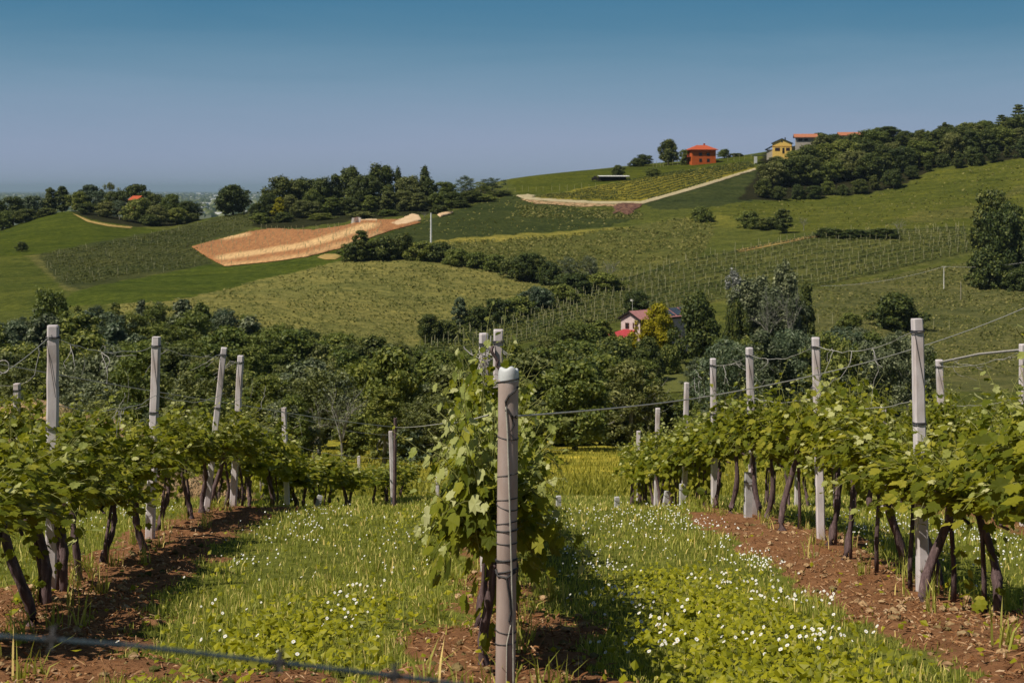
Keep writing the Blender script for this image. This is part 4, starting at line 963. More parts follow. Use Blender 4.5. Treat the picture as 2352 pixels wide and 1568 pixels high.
for nm, line, stp, hh in [('hilltop stake line', [(1165,442),(1250,440),(1385,433)], 3.2, 2.3), ('crest stakes under the orange house', [(1500,386),(1560,379),(1640,373),(1735,366)], 2.6, 2.9),
                      ('fence below the poplars', [(1880,742),(1962,746)], 3.0, 2.1), ('fence below the round bush', [(2110,752),(2200,760)], 3.2, 2.0), ('edge of the ploughed field', [(600,528),(690,533),(760,528),(790,520)], 4, 2.0),
                      ('top edge of the staked vineyard', [(1130,740),(1280,692),(1420,647),(1560,602),(1700,574),(1795,556)], 11, 2.4), ('hedge end of the staked vineyard', [(1880,543),(2060,538),(2215,530)], 5.5, 2.9)]:
    Lp = np.array(dens_line(line, 4)); Q = hit(Lp[:, 0], Lp[:, 1]); s = np.r_[0, np.cumsum(np.linalg.norm(np.diff(Q, axis=0), axis=1))]
    for a in np.arange(0, s[-1], stp):
        a = min(s[-1], a + random.uniform(-.3, .3)); STK.append((hh * random.uniform(.85, 1.15), np.array([np.interp(a, s, Q[:, c]) for c in range(3)]), nm))
STK.sort(key=lambda t: -t[0] / t[1][1])
def stake_mb(mb, p, h, r=.05):
    lean = np.array([random.gauss(0, .03), random.gauss(0, .03), 1.0])
    mb.box((p[0], p[1], p[2] + h / 2 - .1), (r * 2, r * 2, h + .2), 0, .85)
sm = MB(); sm.box((0, 0, .45), (.10, .10, 1.1), 0, .9); sm.box((0, 0, .985), (.115, .115, .03))
stake0 = sm.build('vineyard_stake', M['stake'])
for i, (h, p, wn) in enumerate(STK[:270]):
    o = stake0 if i == 0 else stake0.copy()
    if i: C.objects.link(o)
    o.location = p; o.scale = (1, 1, h); o.rotation_euler = (random.gauss(0, .03), random.gauss(0, .04), random.random() * 3)
    tag(o, f'pale thin stake in the {wn}', 'stake', f'stakes in the {wn}')
mb = MB()
for h, p, wn in STK[270:]: mb.box((p[0], p[1], p[2] + h / 2 - .1), (.1, .1, h + .2), random.random() * 3, .9)
tag(mb.build('distant_stakes', M['stake']), 'countless small pale stakes in the far vineyards', 'stakes', kind='stuff')

# ------------------------------------------------------------------ houses
def gable_house(name, label, u, d, rz, W, Ln, hw, hr, wall, roof, wins, over=.6, zoff=0, group=None):
    """gable end faces local -y; wins: (face, x along, z, w, h)"""
    b = at(u, d); t = thing(name, label, 'house', (b[0], b[1], b[2] + zoff), rz, group)
    mb = MB(); x, y = W / 2, Ln / 2
    mb.add([[-x,-y,-3],[x,-y,-3],[x,y,-3],[-x,y,-3],[-x,-y,hw],[x,-y,hw],[x,y,hw],[-x,y,hw],[0,-y,hw+hr],[0,y,hw+hr]],
           [[0,1,5,4],[1,2,6,5],[2,3,7,6],[3,0,4,7]], [[4,5,8],[6,7,9]]); mb.build('wall', M[wall], t)
    sl = hr / x; mb = MB()
    for s in (-1, 1):
        e = s * (x + over); ze = hw - sl * over
        V = [[0,-y-over,hw+hr+.02],[e,-y-over,ze+.02],[e,y+over,ze+.02],[0,y+over,hw+hr+.02],[0,-y-over,hw+hr+.27],[e,-y-over,ze+.27],[e,y+over,ze+.27],[0,y+over,hw+hr+.27]]
        mb.add(V, [[0,1,2,3],[4,7,6,5],[0,4,5,1],[1,5,6,2],[2,6,7,3]])
    rf = mb.build('roof', M[roof], t)
    for f, a, z, w_, h_ in wins: window(t, f, a, z, w_, h_, x, y)
    return t, rf
def window(t, f, a, z, w_, h_, x, y, shut=True):
    mb = MB(); fr = MB()
    def put(m, c0, dims, out):
        if f == 'front': m.box((c0, -y - out, z), (dims[0], dims[2], dims[1]))
        elif f == 'left': m.box((-x - out, c0, z), (dims[2], dims[0], dims[1]))
        else: m.box((x + out, c0, z), (dims[2], dims[0], dims[1]))
    put(fr, a, (w_, h_, .1), .03); frm = fr.build('window', M['shutter'], t)
    put(mb, a, (w_ * .7, h_ * .8, .06), .075); mb.build('pane', M['glass'], frm)
    if shut:
        for s in (-1, 1):
            m2 = MB(); put(m2, a + s * w_ * .62, (w_ * .24, h_, .06), .05); m2.build('shutter', M['shutter'], t)
# orange house (hipped)
b = at(1611, 655); t = thing('orange_house', 'square bright orange house with hipped tile roof on the crest', 'house', (b[0], b[1], b[2] + .2), .12)
x, y, H = 5.6, 4.6, 6.6
zb = zpx(368, 655) - b[2]; zt_ = zpx(345, 655) - b[2]; H = zt_ - .2
mb = MB(); mb.add([[-x,-y,-3],[x,-y,-3],[x,y,-3],[-x,y,-3],[-x,-y,H],[x,-y,H],[x,y,H],[-x,y,H]], [[0,1,5,4],[1,2,6,5],[2,3,7,6],[3,0,4,7]]); mb.build('wall', M['orange_wall'], t)
mb = MB(); e = .9; mb.add([[-x-e,-y-e,H-.05],[x+e,-y-e,H-.05],[x+e,y+e,H-.05],[-x-e,y+e,H-.05],[-x-e,-y-e,H+.18],[x+e,-y-e,H+.18],[x+e,y+e,H+.18],[-x-e,y+e,H+.18],[-2.2,0,H+2.3],[2.2,0,H+2.3]],
   [[3,2,1,0],[0,1,5,4],[1,2,6,5],[2,3,7,6],[3,0,4,7],[4,5,9,8],[6,7,8,9]], [[5,6,9],[7,4,8]])
rf = mb.build('roof', M['orange_roof'], t)
mb = MB(); mb.box((1.5, .6, H + 2.1), (.7, .7, 1.7)); mb.box((1.5, .6, H + 3.0), (.95, .95, .15)); mb.build('chimney', M['orange_wall'], rf)
for a in (-1.6, 2.0): window(t, 'front', a, H * .66, 1.5, 1.5, x, y, False); window(t, 'front', a, H * .2, 1.3, 1.5, x, y, False)
window(t, 'left', .5, H * .66, 1.2, 1.8, x, y, False)
mb = MB(); mb.box((-x - .65, -.5, H * .48), (1.3, 4.6, .2)); 
for q in np.arange(-2.7, 1.9, .45): mb.box((-x - 1.25, q, H * .48 + .55), (.06, .06, .95))
mb.box((-x - 1.25, -.5, H * .48 + 1.05), (.1, 4.6, .08)); mb.build('balcony', M['orange_roof'], t)
# yellow house
b = at(1797, 640)
zg_ = zpx(355, 640) - b[2]
t, rf = gable_house('yellow_house', 'yellow house with dark slate roof at the wood edge on the crest', 1797, 640, -.22, 8.4, 10, 5.0, 1.9, 'yellow_wall', 'slate', [('front', -2.0, 2.2, 1.5, 1.5), ('front', 2.6, 2.2, 1.2, 1.4), ('left', 0, 2.4, 1.3, 1.5)], .55, zg_)
mb = MB(); mb.box((.6, -5.05, 1.6), (.95, .1, 2.5)); mb.build('door', M['dark_wood'], t)
mb = MB(); mb.box((0, -5.06, 3.55), (8.4, .16, .18)); mb.build('ledge', M['yellow_shade'], t)
th = np.arange(12) * PI / 6; mb = MB(); mb.add(np.r_[np.c_[np.cos(th) * .42, np.full(12, -5.08), 5.7 + np.sin(th) * .42]], [list(range(12))]); mb.build('gable_window', M['glass'], t)
mb = MB(); mb.add([[-7.6,-4.6,1.9],[-4.2,-4.6,3.7],[-4.2,4.4,3.7],[-7.6,4.4,1.9],[-7.6,-4.6,2.2],[-4.2,-4.6,4.0],[-4.2,4.4,4.0],[-7.6,4.4,2.2]], [[0,3,2,1],[4,5,6,7],[0,1,5,4],[1,2,6,5],[2,3,7,6],[3,0,4,7]]); mb.build('porch_roof', M['slate'], t)
mb = MB(); mb.box((-5.5, 0, -.2), (2.6, 7.6, 4.6)); mb.build('side_wing', M['stone'], t)
mb = MB(); mb.box((1.2, 2, 7.2), (.5, .5, 1.1)); mb.build('chimney', M['dark_wood'], rf)
# houses whose roofs show over the wood
for u, pt, d, W, Ln, lab, rz in [(1850, 309, 668, 6, 9, 'tiled house just behind the yellow house, mostly its roof showing', 1.45), (1952, 305, 692, 6, 10, 'tiled roof of a house half sunk in the hill wood', 1.5)]:
    bz = at(u, d)[2]; zz = zpx(pt, d) - bz - 1.2 - 6.4
    gable_house('tiled_house', lab, u, d, rz, W, Ln, 6.4, 1.2, 'stone', 'tile', [('left', 0, 5.0, 1.2, 1.0), ('left', 2.6, 5.0, 1.2, 1.0)], 1.0, zz)
bz = at(316, 575)[2]
gable_house('red_roofed_house', 'small house with orange red roof among the ridge pines', 316, 575, .9, 4, 5, 3, 1.3, 'orange_wall', 'orange_roof', [('front', 0, 2, 1, 1.2), ('left', 0, 2, 1, 1.2)], .5, zpx(450, 575) - bz - 4.5)
# pink house
d = 250

b = at(1468, d)
t, rf = gable_house('pink_house', 'pink farmhouse with red canopy and solar roof in the valley', 1512, d + 1.4, -.86, 4.6, 14.0, 3.3, 1.1, 'pink_wall', 'dark_wood', [('front', -.75, 2.1, .62, 1.0), ], .45, zpx(712, d) - b[2] - 4.6)
mb = MB()
for s, a, e0 in ((-1, 2.3, .45), (1, 2.3, .45)):
    sl = 1.1 / 2.3
    mb.add([[0,-7.4,4.70],[s*2.74,-7.4,4.70-sl*2.74],[s*2.74,7.4,4.70-sl*2.74],[0,7.4,4.70]], [[0,1,2,3] if s > 0 else [3,2,1,0]])
mb.build('roof_tiles', M['rose_tile'], rf)
for s in (.5, 1.6, 2.7):
    mb = MB(); mb.add([[.25,-1.6+s*2.4,4.62+.04],[2.45,-1.6+s*2.4,4.62-1.1/2.3*2.2+.04],[2.45,.6+s*2.4,4.62-1.1/2.3*2.2+.04],[.25,.6+s*2.4,4.62+.04],[.25,-1.6+s*2.4,4.72],[2.45,-1.6+s*2.4,4.72-1.1/2.3*2.2],[2.45,.6+s*2.4,4.72-1.1/2.3*2.2],[.25,.6+s*2.4,4.72]], [[4,5,6,7],[0,1,5,4],[1,2,6,5],[2,3,7,6],[3,0,4,7]]); mb.build('solar_panel', M['solar'], rf)
for a in (.75, 1.35):
    mb = MB(); mb.box((a, -7.04, 2.15), (.28, .1, .85)); th = np.linspace(0, PI, 7); mb.add(np.c_[a + np.cos(th) * .14, np.full(7, -7.09), 2.575 + np.sin(th) * .2], [list(range(7))]); mb.build('arched_window', M['shutter'], t)
mb = MB(); mb.add([[-3.9,-9.6,.15],[1.2,-9.6,.15],[1.2,-7.01,1.35],[-1.6,-7.01,1.35],[-3.9,-9.6,.25],[1.2,-9.6,.25],[1.2,-7.01,1.45],[-1.6,-7.01,1.45]], [[0,3,2,1],[4,5,6,7],[0,1,5,4],[1,2,6,5],[3,0,4,7]]); mb.build('canopy', M['red_canvas'], t)
for a in (-3.7, 1.0):
    mb = MB(); mb.box((a, -9.4, -1.0), (.14, .14, 2.3)); mb.build('canopy_post', M['white'], t)
mb = MB(); mb.tube([(-.1, -6.4, 4.5), (-.1, -6.4, 6.5)], .03, 5); mb.tube([(-.5, -6.4, 6.35), (.3, -6.4, 6.5)], .025, 5); mb.box((-.35, -6.4, 6.5), (.35, .06, .3), .3); mb.build('aerial', M['pole'], rf)
# path plank at the lawn
A = hit([1517], [858], 200)[0]; B = hit([1567], [862], 200)[0]
mb = MB(); mb.tube([A + [0, 0, .25], (A + B) / 2 + [0, 0, .27], B + [0, 0, .25]], .22, 4); mb.box((A + B) / 2 + [0, .2, .03], (2.2, .5, .3)); mb.box(A + [.2, 0, -.1], (.3, .5, .5)); mb.box(B + [-.2, 0, -.1], (.3, .5, .5))
tag(mb.build('garden_kerb', M['track']), 'pale stone kerb crossing the lawn below the pink house', 'kerb')
# long low shed on the upper slope
b = at(1405, 600); t = thing('open_shed', 'long low open shed with pale roof on the upper slope', 'shed', b, .1)
zz = zpx(404, 600) - b[2]
mb = MB(); mb.add([[-5.6,-2.2,zz-.3],[7.4,-2.2,zz-.3],[7.4,2.2,zz],[-5.6,2.2,zz],[-5.6,-2.2,zz-.15],[7.4,-2.2,zz-.15],[7.4,2.2,zz+.15],[-5.6,2.2,zz+.15]], [[0,3,2,1],[4,5,6,7],[0,1,5,4],[1,2,6,5],[2,3,7,6],[3,0,4,7]]); mb.build('roof', M['white'], t)
for q in (-5.2, -1, 3, 7): mb = MB(); mb.box((q, -1.9, zz / 2 - .3), (.18, .18, zz + .2)); mb.build('roof_post', M['dark_wood'], t)
mb = MB(); mb.box((.5, 1.9, zz / 2 - .3), (12, .15, zz + .1)); mb.build('wall', M['dark_wood'], t)
mb = MB(); mb.box((-7.2, -.4, .8), (2.6, 2, 1.0)); mb.box((-7.0, -.4, 1.6), (1.5, 1.8, .7), 0, .8)
for q in (-8.1, -6.3): mb.tube([(q, -1.45, .35), (q, .65, .35)], .36, 10)
car = mb.build('parked_car', M['dark_wood']); car.location = b; tag(car, 'dark vehicle parked at the end of the long low shed', 'car')
# carport by the yellow house
b = at(1742, 640); t = thing('carport', 'flat roofed carport with pale sheet beside the yellow house', 'carport', b, .1); zz = zpx(357, 640) - b[2]
mb = MB(); mb.box((1, 0, zz), (7.5, 3.5, .25)); mb.build('roof', M['slate'], t)
for q in (-2.3, 4.4): mb = MB(); mb.box((q, -1.5, zz / 2 - .3), (.2, .2, zz + .3)); mb.build('roof_post', M['pole'], t)
mb = MB(); mb.box((-1.7, -1.7, zz / 2 - .2), (1.3, .06, zz * .8), .05); mb.build('sheet', M['white'], t)
# grey shed near the large tree
q = hit([2322], [648])[0]; t = thing('grey_shed', 'small grey roofed shed under the very large tree', 'shed', q, .2)
mb = MB(); mb.box((0, 0, .9), (5.2, 3, 2.6)); mb.build('wall', M['dark_wood'], t)
mb = MB(); mb.add([[-3,-2,2.1],[3,-2,2.1],[3,1.8,3.1],[-3,1.8,3.1],[-3,-2,2.25],[3,-2,2.25],[3,1.8,3.25],[-3,1.8,3.25]], [[0,3,2,1],[4,5,6,7],[0,1,5,4],[1,2,6,5],[2,3,7,6],[3,0,4,7]]); mb.build('roof', M['grey_roof'], t)
# white sheet on the ploughed field's edge
q = hit([816], [514])[0]; gx_, gy_ = np.meshgrid(np.linspace(-1.6, 1.6, 9), np.linspace(0, 2.2, 8)); V = np.stack([gx_ + .25 * gy_, -.4 * gy_ + .22 * np.sin(gx_ * 3.1), gy_ + .15 * np.sin(gx_ * 2 + 1) * (gy_ > .3)], -1)
me = mesh_from('white_sheet', V, [gridfaces(8, 9)], M['white'], True); o = link('white_sheet', me); o.location = q; tag(o, 'crumpled white sheet hung at the edge of the ploughed field', 'sheet')
# poles and cables
def pole(label, u, pt, pb, r, material, arm=True):
    q = hit([u], [pb])[0]; h = zpx(pt, q[1]) - q[2]; t = thing('utility_pole', label, 'pole', q)
    mb = MB(); mb.tube([(0, 0, -.5), (0, 0, h * .5), (0, 0, h)], [r * 1.25, r * 1.05, r * .8], 8); mb.build('shaft', M[material], t)
    if arm: mb = MB(); mb.box((0, -.02, h - .15), (.9, .1, .1)); [mb.tube([(a, -.02, h - .1), (a, -.02, h + .12)], .045, 6) for a in (-.4, .4)]; mb.build('crossarm', M['pole'], t)
    return q + [0, 0, h]
pole('tall white pole standing alone in the hedge', 990, 489, 562, .23, 'white', False)
a1 = pole('pale utility pole carrying cables over the lower slope', 2168, 612, 665, .11, 'pole')
a2 = pole('shorter wooden pole below the pale utility pole', 2207, 646, 688, .10, 'wood_pole', False)
for i, (A, B, lab) in enumerate([(a1, hit([2440], [640])[0] * np.array([1, 1, 1]), 'upper cable running from the pale utility pole past the grey shed'), (a1, None, 'cable running down from the pale utility pole along the staked vines')]):
    if B is None: B = hit([1885], [668])[0] + [0, 0, 1.2]
    else: B = np.array([(2440 - CX) / F * a1[1], a1[1] + 4, zpx(588, a1[1])])
    tt = np.linspace(0, 1, 14)[:, None]; Pc = A * (1 - tt) + B * tt; Pc[:, 2] -= 1.2 * (4 * tt * (1 - tt))[:, 0]
    mb = MB(); mb.tube(Pc, .045, 5); tag(mb.build('cable', M['wire']), lab, 'cable')
# heap of bare soil beyond the outer left row
b = at(80, 40); Hh = zpx(925, 40) - b[2]
th = np.linspace(0, 2 * PI, 36, endpoint=False); V = []
for k, f in enumerate(np.linspace(1, 0, 10)):
    r = 1.9 * Hh * .8 * f; V += [[math.cos(a) * r * 1.5 * (1 + .12 * math.sin(a * 3)), math.sin(a) * r, (1 - f ** 1.5) * Hh * (1 + .05 * math.sin(a * 5 + k)) - .4 * f] for a in th]
i = np.arange(9)[:, None] * 36; j = np.arange(36)[None]
me = mesh_from('soil_heap', V, [np.stack([i + j, i + (j + 1) % 36, i + 36 + (j + 1) % 36, i + 36 + j], -1).reshape(-1, 4)], M['bankearth'], True); o = link('soil_heap', me); o.location = b; tag(o, 'heap of reddish soil behind the outermost vine row', 'soil heap')
# ------------------------------------------------------------------ near vineyard: posts
def ring(mb, z, r, R=.004, sq=True, tilt=.0, k=16):
    a = np.linspace(0, 2 * PI, k + 1)
    if sq:
        c, s = np.cos(a), np.sin(a); m = np.maximum(np.abs(c), np.abs(s)); m = np.minimum(m, 1); q = r * (.55 / m + .45)
        P = np.c_[c * q * 1.04, s * q * 1.04, z + tilt * c]
    else: P = np.c_[np.cos(a) * r, np.sin(a) * r, z + tilt * np.cos(a + .6)]
    mb.tube(P, R, 5, False)
def square_post(label, u_top, p_top, u_base, d, w, group=None, name='vineyard_post', ties=(.09, .8), ry=0.0, chip=True, h=None):
    b = at(u_base, d); H = zpx(p_top, d) - b[2] if h is None else h
    xt = (u_top - CX) / F * d; lean = math.atan2(xt - b[0], H)
    t = thing(name, label, 'post', b, 0, group); t.rotation_euler = (random.gauss(0, .006), lean, 0)
    rng = np.random.default_rng(int(u_base)); hw = w / 2; c = hw * .28
    prof = np.array([(-hw+c,-hw),(hw-c,-hw),(hw,-hw+c),(hw,hw-c),(hw-c,hw),(-hw+c,hw),(-hw,hw-c),(-hw,-hw+c)])
    zs = np.concatenate([[-.35], np.linspace(0, H - .012, 16), [H]]); V = []
    ca, sa = math.cos(ry), math.sin(ry)
    for i, z in enumerate(zs):
        f = (1.08 - .10 * max(z, 0) / H) * (1 + rng.normal() * .012) * (.93 if i == len(zs) - 1 else 1)
        pr = prof * f + rng.normal(size=2) * .0012
        V += [[x * ca - y * sa, x * sa + y * ca, z] for x, y in pr]
    n = len(zs); i = np.arange(n - 1)[:, None] * 8; j = np.arange(8)[None]
    mb = MB(); mb.add(V, np.stack([i + j, i + (j + 1) % 8, i + 8 + (j + 1) % 8, i + 8 + j], -1).reshape(-1, 4), [[(n - 1) * 8 + q for q in range(8)]])
    mb.build('shaft', M['concrete'], t)
    if d < 24:
        for q in ties:
            mb = MB(); ring(mb, H - q, hw * 1.12, .0045); ring(mb, H - q - .012, hw * 1.13, .004, tilt=.006)
            mb.tube([(hw * 1.1, -hw * .3, H - q), (hw * 1.5, -hw * .2, H - q - .03), (hw * 1.3, 0, H - q - .06)], .003, 4)
            mb.build('wire_tie', M['dark_wire'], t)
        mb = MB(); mb.tube([(-hw * .9, -hw * 1.12, H - ties[0]), (hw * .1, -hw * 1.13, H - .35), (hw * .9, -hw * 1.12, H - ties[-1] * .7)], .002, 4, False); mb.build('binding_wire', M['dark_wire'], t)
    return t, b, H
LP = [(122,747,118,11.2,.085,'nearest square post of the row at the soil shadow, upright and tallest there'), (360,773,345,15.2,.083,'second square post of the leftmost near row, leaning over the leaves'),
      (515,796,474,19.0,.080,'strongly leaning post between two upright posts'), (553,816,535,20.6,.084,'square post right beside the strongly leaning one'),
      (652,936,660,25,.08,'short looking square post left of the dark stake'), (897,990,903,33,.09,'white post beside the thin dark stake')]
RP = [(2107,732,2120,11,.082,'nearest and tallest square post of the right hand row'), (1874,775,1886,15.1,.084,'second square post of the right hand row'), (1721,798,1731,18.3,.082,'third post of the right hand row, by the short white stub'),
      (1638,823,1641,20.7,.08,'fourth post of the right hand row'), (1577,878,1571,24,.08,'fifth post of the right hand row, before the bare tree'), (1511,937,1507,28.4,.09,'sixth post of the right hand row, spotted'), (1467,990,1467,33,.10,'last low post of the right hand row over the meadow')]
CP = [(1145,757,1140,11.4,.08,'square post directly behind the round end post, the taller of two'), (1111,765,1115,13,.078,'square post wound with dry tendrils behind the round end post')]
L2 = [(40,880,40,20.6,.085,'pale post of the outer row at the edge of the soil heap'), (601,992,602,40,.11,'slim post of the outer row seen between the vines'), (824,1047,825,65,.13,'distant small post of the outer row before the wood'),
      (1005,1095,1005,40,.09,'short pale post hidden beside the centre vine')]
R2 = [(2350,790,2352,17.2,.085,'post of the outer right row cut by the frame edge'), (2158,826,2171,20.8,.10,'post of the outer right row carrying the pale pipe'), (2030,935,2032,23.7,.10,'third post of the outer right row seen under the leaves'), (1922,950,1922,27.1,.10,'fourth post of the outer right row seen under the leaves'), (1832,985,1831,30.8,.11,'fifth post of the outer right row showing between two vines')]
TOPS = {}
for key, LL in (('left', LP), ('right', RP), ('centre', CP), ('outer left', L2), ('outer right', R2)):
    TOPS[key] = []
    for ut, pt, ub_, d, w_, lab in LL:
        t, b, H = square_post(lab, ut, pt, ub_, d, w_, ry=random.uniform(-.12, .25))
        TOPS[key].append((np.array([(ut - CX) / F * d, d, zpx(pt, d)]), b, d))
for u, pt, pb, d, lab, lean in [(1718,1090,1190,17.9,'white stub leaning against the third right hand post',0), (1567,1122,1178,23.2,'white stub at the foot of the fifth right hand post',0), (1526,1140,1183,25,'small white stub leaning among thin trunks',.15), (1417,1153,1186,26,'small white stub alone on the meadow edge',0),
        (1283,1152,1186,25.5,'small white stub beside the centre vine',0), (727,1156,1178,24.5,'tiny tilted white stub in the grass past the leftmost near row',.25), (1055,1140,1175,24,'small pale stub under the centre vine',0)]:
    b = at(u, d); h = max(.25, (pb - pt) / F * d); t = thing('white_stub', lab, 'stub post', b); t.rotation_euler = (0, lean, .2)
    mb = MB(); w_ = .085; mb.box((0, 0, h / 2 - .05), (w_, w_ * .9, h + .1), 0, .94); mb.box((0, 0, h + .004), (w_ * .86, w_ * .8, .01)); mb.build('shaft', M['white_tube'], t)
    mb = MB(); ring(mb, h * .8, w_ * .55, .004); mb.build('wire_tie', M['dark_wire'], t)
# thin dark stake beside the white post
b = at(906, 32); mb = MB(); Hs = zpx(960, 32) - b[2]; mb.tube([b + [0, 0, -.2], b + [.01, 0, Hs * .5], b + [.02, 0, Hs]], [.05, .045, .04], 6); stake_top = b + [.0, 0, Hs - .2]
tag(mb.build('thin_stake', M['bark']), 'thin dark wooden stake holding the bent wire', 'stake')

# round end post in the middle
dE = 6.1; b = at(1160, dE); Ht = zpx(866, dE) - b[2]
t = thing('end_post', 'thick round concrete end post wound with wire in the middle of the view', 'post', b); t.rotation_euler = (0, math.atan2((1168 - 1160) / F * dE, Ht), 0)
r0 = 22.5 / F * dE; rng = np.random.default_rng(4); zs = np.r_[np.linspace(-.4, Ht - .02, 40), Ht]; th = np.arange(28) * 2 * PI / 28; V = []
for i, z in enumerate(zs):
    rr = r0 * (1.02 + .05 * max(0, z) / Ht + .012 * math.sin(z * 9)) * (.95 if i == len(zs) - 1 else 1)
    if z < .12: rr *= 1.0 - .0 * z
    f = 1 + .018 * np.sin(th * 3 + z * 2.5) + rng.normal(size=28) * .004
    V += [[math.cos(a) * rr * q * .98, math.sin(a) * rr * q, z] for a, q in zip(th, f)]
n = len(zs); i = np.arange(n - 1)[:, None] * 28; j = np.arange(28)[None]
mb = MB(); mb.add(V, np.stack([i + j, i + (j + 1) % 28, i + 28 + (j + 1) % 28, i + 28 + j], -1).reshape(-1, 4), [[(n - 1) * 28 + q for q in range(28)]])
mb.build('shaft', M['round_concrete'], t, True)
# pale cap tilted to the viewer
mb = MB(); V = []
for f, z in ((1.04, -.03), (1.06, .0), (1.05, .022), (.95, .034), (.8, .036), (.45, .030), (.1, .028)):
    V += [[math.cos(a) * r0 * f * (1 + .02 * math.sin(a * 5)), math.sin(a) * r0 * f, Ht + z + .010 * math.sin(a) * -1 + .006 * math.sin(a * 4) * (f > .7)] for a in th]
i = np.arange(6)[:, None] * 28; mb.add(V, np.stack([i + j, i + (j + 1) % 28, i + 28 + (j + 1) % 28, i + 28 + j], -1).reshape(-1, 4), [[6 * 28 + q for q in range(28)]])
cap = mb.build('cap', M['post_cap'], t, True)
for a in (-.9, .1, 1.0):
    mb = MB(); mb.tube([(r0 * .45 * a, -.012, Ht + .028), (r0 * .45 * a, -.012, Ht + .036)], .006, 8); mb.build('cap_hole', M['dark_wire'], cap)
def zE(p): return zpx(p, dE) - b[2]
for p, tl in [(874,.010),(1003,-.006),(1090,.010),(1145,.008),(1162,-.012),(1199,.010),(1216,.004),(1245,.002),(1283,.004),(1286,.006),(1446,-.006),(1474,.004),(1310,.012)]:
    mb = MB(); ring(mb, zE(p), r0 * 1.06, .0026 if p not in (874, 1283, 1310, 1216) else .0042, False, tl, 28); mb.build('wire_wrap', M['dark_wire'], t)
mb = MB(); R = r0 * 1.1
def onp(u, p, k=1.12): x = (u - 1165) / F * dE; x = max(-R * .98, min(R * .98, x)); return (x, -math.sqrt(max(1e-6, R * R * 1.02 - x * x)), zE(p))
mb.tube([onp(1160,930), onp(1164,985), onp(1168,1080), onp(1172,1180), onp(1176,1280), onp(1180,1400), onp(1183,1500), onp(1184,1568), (.03,-R,.03)], .0042, 6); mb.build('hanging_wire', M['wire'], t)
mb = MB(); mb.tube([onp(1187,886), onp(1178,896), onp(1166,905), onp(1159,918), onp(1160,940)], .005, 6); mb.tube([onp(1163,935), onp(1172,950), onp(1178,972), onp(1170,990), onp(1178,1002)], .006, 6); mb.tube([onp(1180,950), onp(1185,956), onp(1172,952)], .005, 6); mb.build('twisted_wire', M['dark_wire'], t)
mb = MB(); mb.tube([onp(1166,1318), onp(1169,1340), onp(1174,1370), onp(1176,1400), onp(1172,1420)], .005, 5); mb.tube([onp(1141,1305), onp(1146,1318), onp(1166,1320), onp(1186,1308)], .006, 5); mb.build('loose_wire', M['dark_wire'], t)
mb = MB(); mb.tube([onp(1178,1420), onp(1168,1470), onp(1168,1568)], .003, 5); mb.build('thin_wire', M['wire'], t)
eb = b

# ------------------------------------------------------------------ wires
def sagline(A, B, sag, n=24):
    t_ = np.linspace(0, 1, n)[:, None]; P = A * (1 - t_) + B * t_; P[:, 2] -= sag * (4 * t_ * (1 - t_))[:, 0]; return P
def pxp(u, p, d): return np.array([(u - CX) / F * d, d, zpx(p, d)])
dst = 32.0
mb = MB(); mb.tube(sagline(pxp(-140,810,14), pxp(560,931,22), .02), .006, 5, False); mb.tube(sagline(pxp(560,931,22), stake_top, .03), .008, 5, False)
tag(mb.build('cross_wire', M['wire']), 'pale wire sagging across the valley side to the thin dark stake', 'wire')
mb = MB(); A = np.array([eb[0] + .05, dE - .06, zpx(950, dE)]); mb.tube(np.r_[sagline(stake_top, pxp(1020,972,12), .02, 12), sagline(pxp(1020,972,12), A + [-.12, .02, 0], .01, 8)], .0045, 5, False)
tag(mb.build('cross_wire', M['wire']), 'pale wire from the thin dark stake into the leaves at the round end post', 'wire')
mb = MB(); mb.tube(np.r_[sagline(A, pxp(1600,914,9.5), .01, 12), sagline(pxp(1600,914,9.5), pxp(2380,695,14.2), .10, 16)[1:]], .0045, 5, False)
tag(mb.build('cross_wire', M['wire']), 'pale wire rising from the round end post past the right hand posts', 'wire')
# row wires with dry tendrils hanging on them
def tendrils(o, P, n, rng, big=1.0):
    for q in range(n):
        i = rng.integers(1, len(P) - 1); p = P[i] + (P[i + 1] - P[i]) * rng.random() - np.asarray(o.location); mb = MB()
        for s in range(rng.integers(1, 4)):
            g = [p.copy()]; dr = rng.normal(size=3) * np.array([.05, .18, .04]) + [0, 0, -.05]
            for k in range(6):
                dr = dr * .85 + rng.normal(size=3) * .045 + [0, 0, -.012]; g.append(g[-1] + dr * big * .7)
            mb.tube(g, np.linspace(.004, .0015, 7), 4, False)
        mb.build('dry_tendril', M['tendril'], o)
rngT = np.random.default_rng(77)
for key, lab in (('left', 'row of leaning posts'), ('right', 'right hand row'), ('outer right', 'outer right row')):
    T = TOPS[key]
    for i in range(len(T) - 1):
        for dz, nm in ((.09, 'top'), (.62, 'middle')):
            if T[i][2] > 26: continue
            A_ = T[i][0] - [0, 0, dz]; B_ = T[i + 1][0] - [0, 0, dz]
            P = sagline(A_, B_, .06 + .05 * rngT.random(), 16); P += rngT.normal(size=P.shape) * .006
            P[0], P[-1] = A_, B_
            mb = MB(); mb.tube(P - P[0], .0035, 4, False); o = mb.build('trellis_wire', M['wire']); o.location = P[0]
            tag(o, f'{nm} wire of the {lab} from its {ordinal(i)} post to the next', 'trellis wire', 'trellis wires between the posts')
            if nm == 'top': tendrils(o, P, 3 if i < 4 else 1, rngT, .55)
            elif key == 'left' and i == 0: tendrils(o, P, 3, rngT, .6)
P = sagline(TOPS['left'][0][0] - [0, 0, .06], pxp(-90, 905, 9.4), .05, 16); mb = MB(); mb.tube(P - P[0], .0035, 4, False); o = mb.build('trellis_wire', M['wire']); o.location = P[0]
tag(o, 'top wire dropping from the nearest left post out of the frame', 'trellis wire'); tendrils(o, P, 4, rngT, .7)
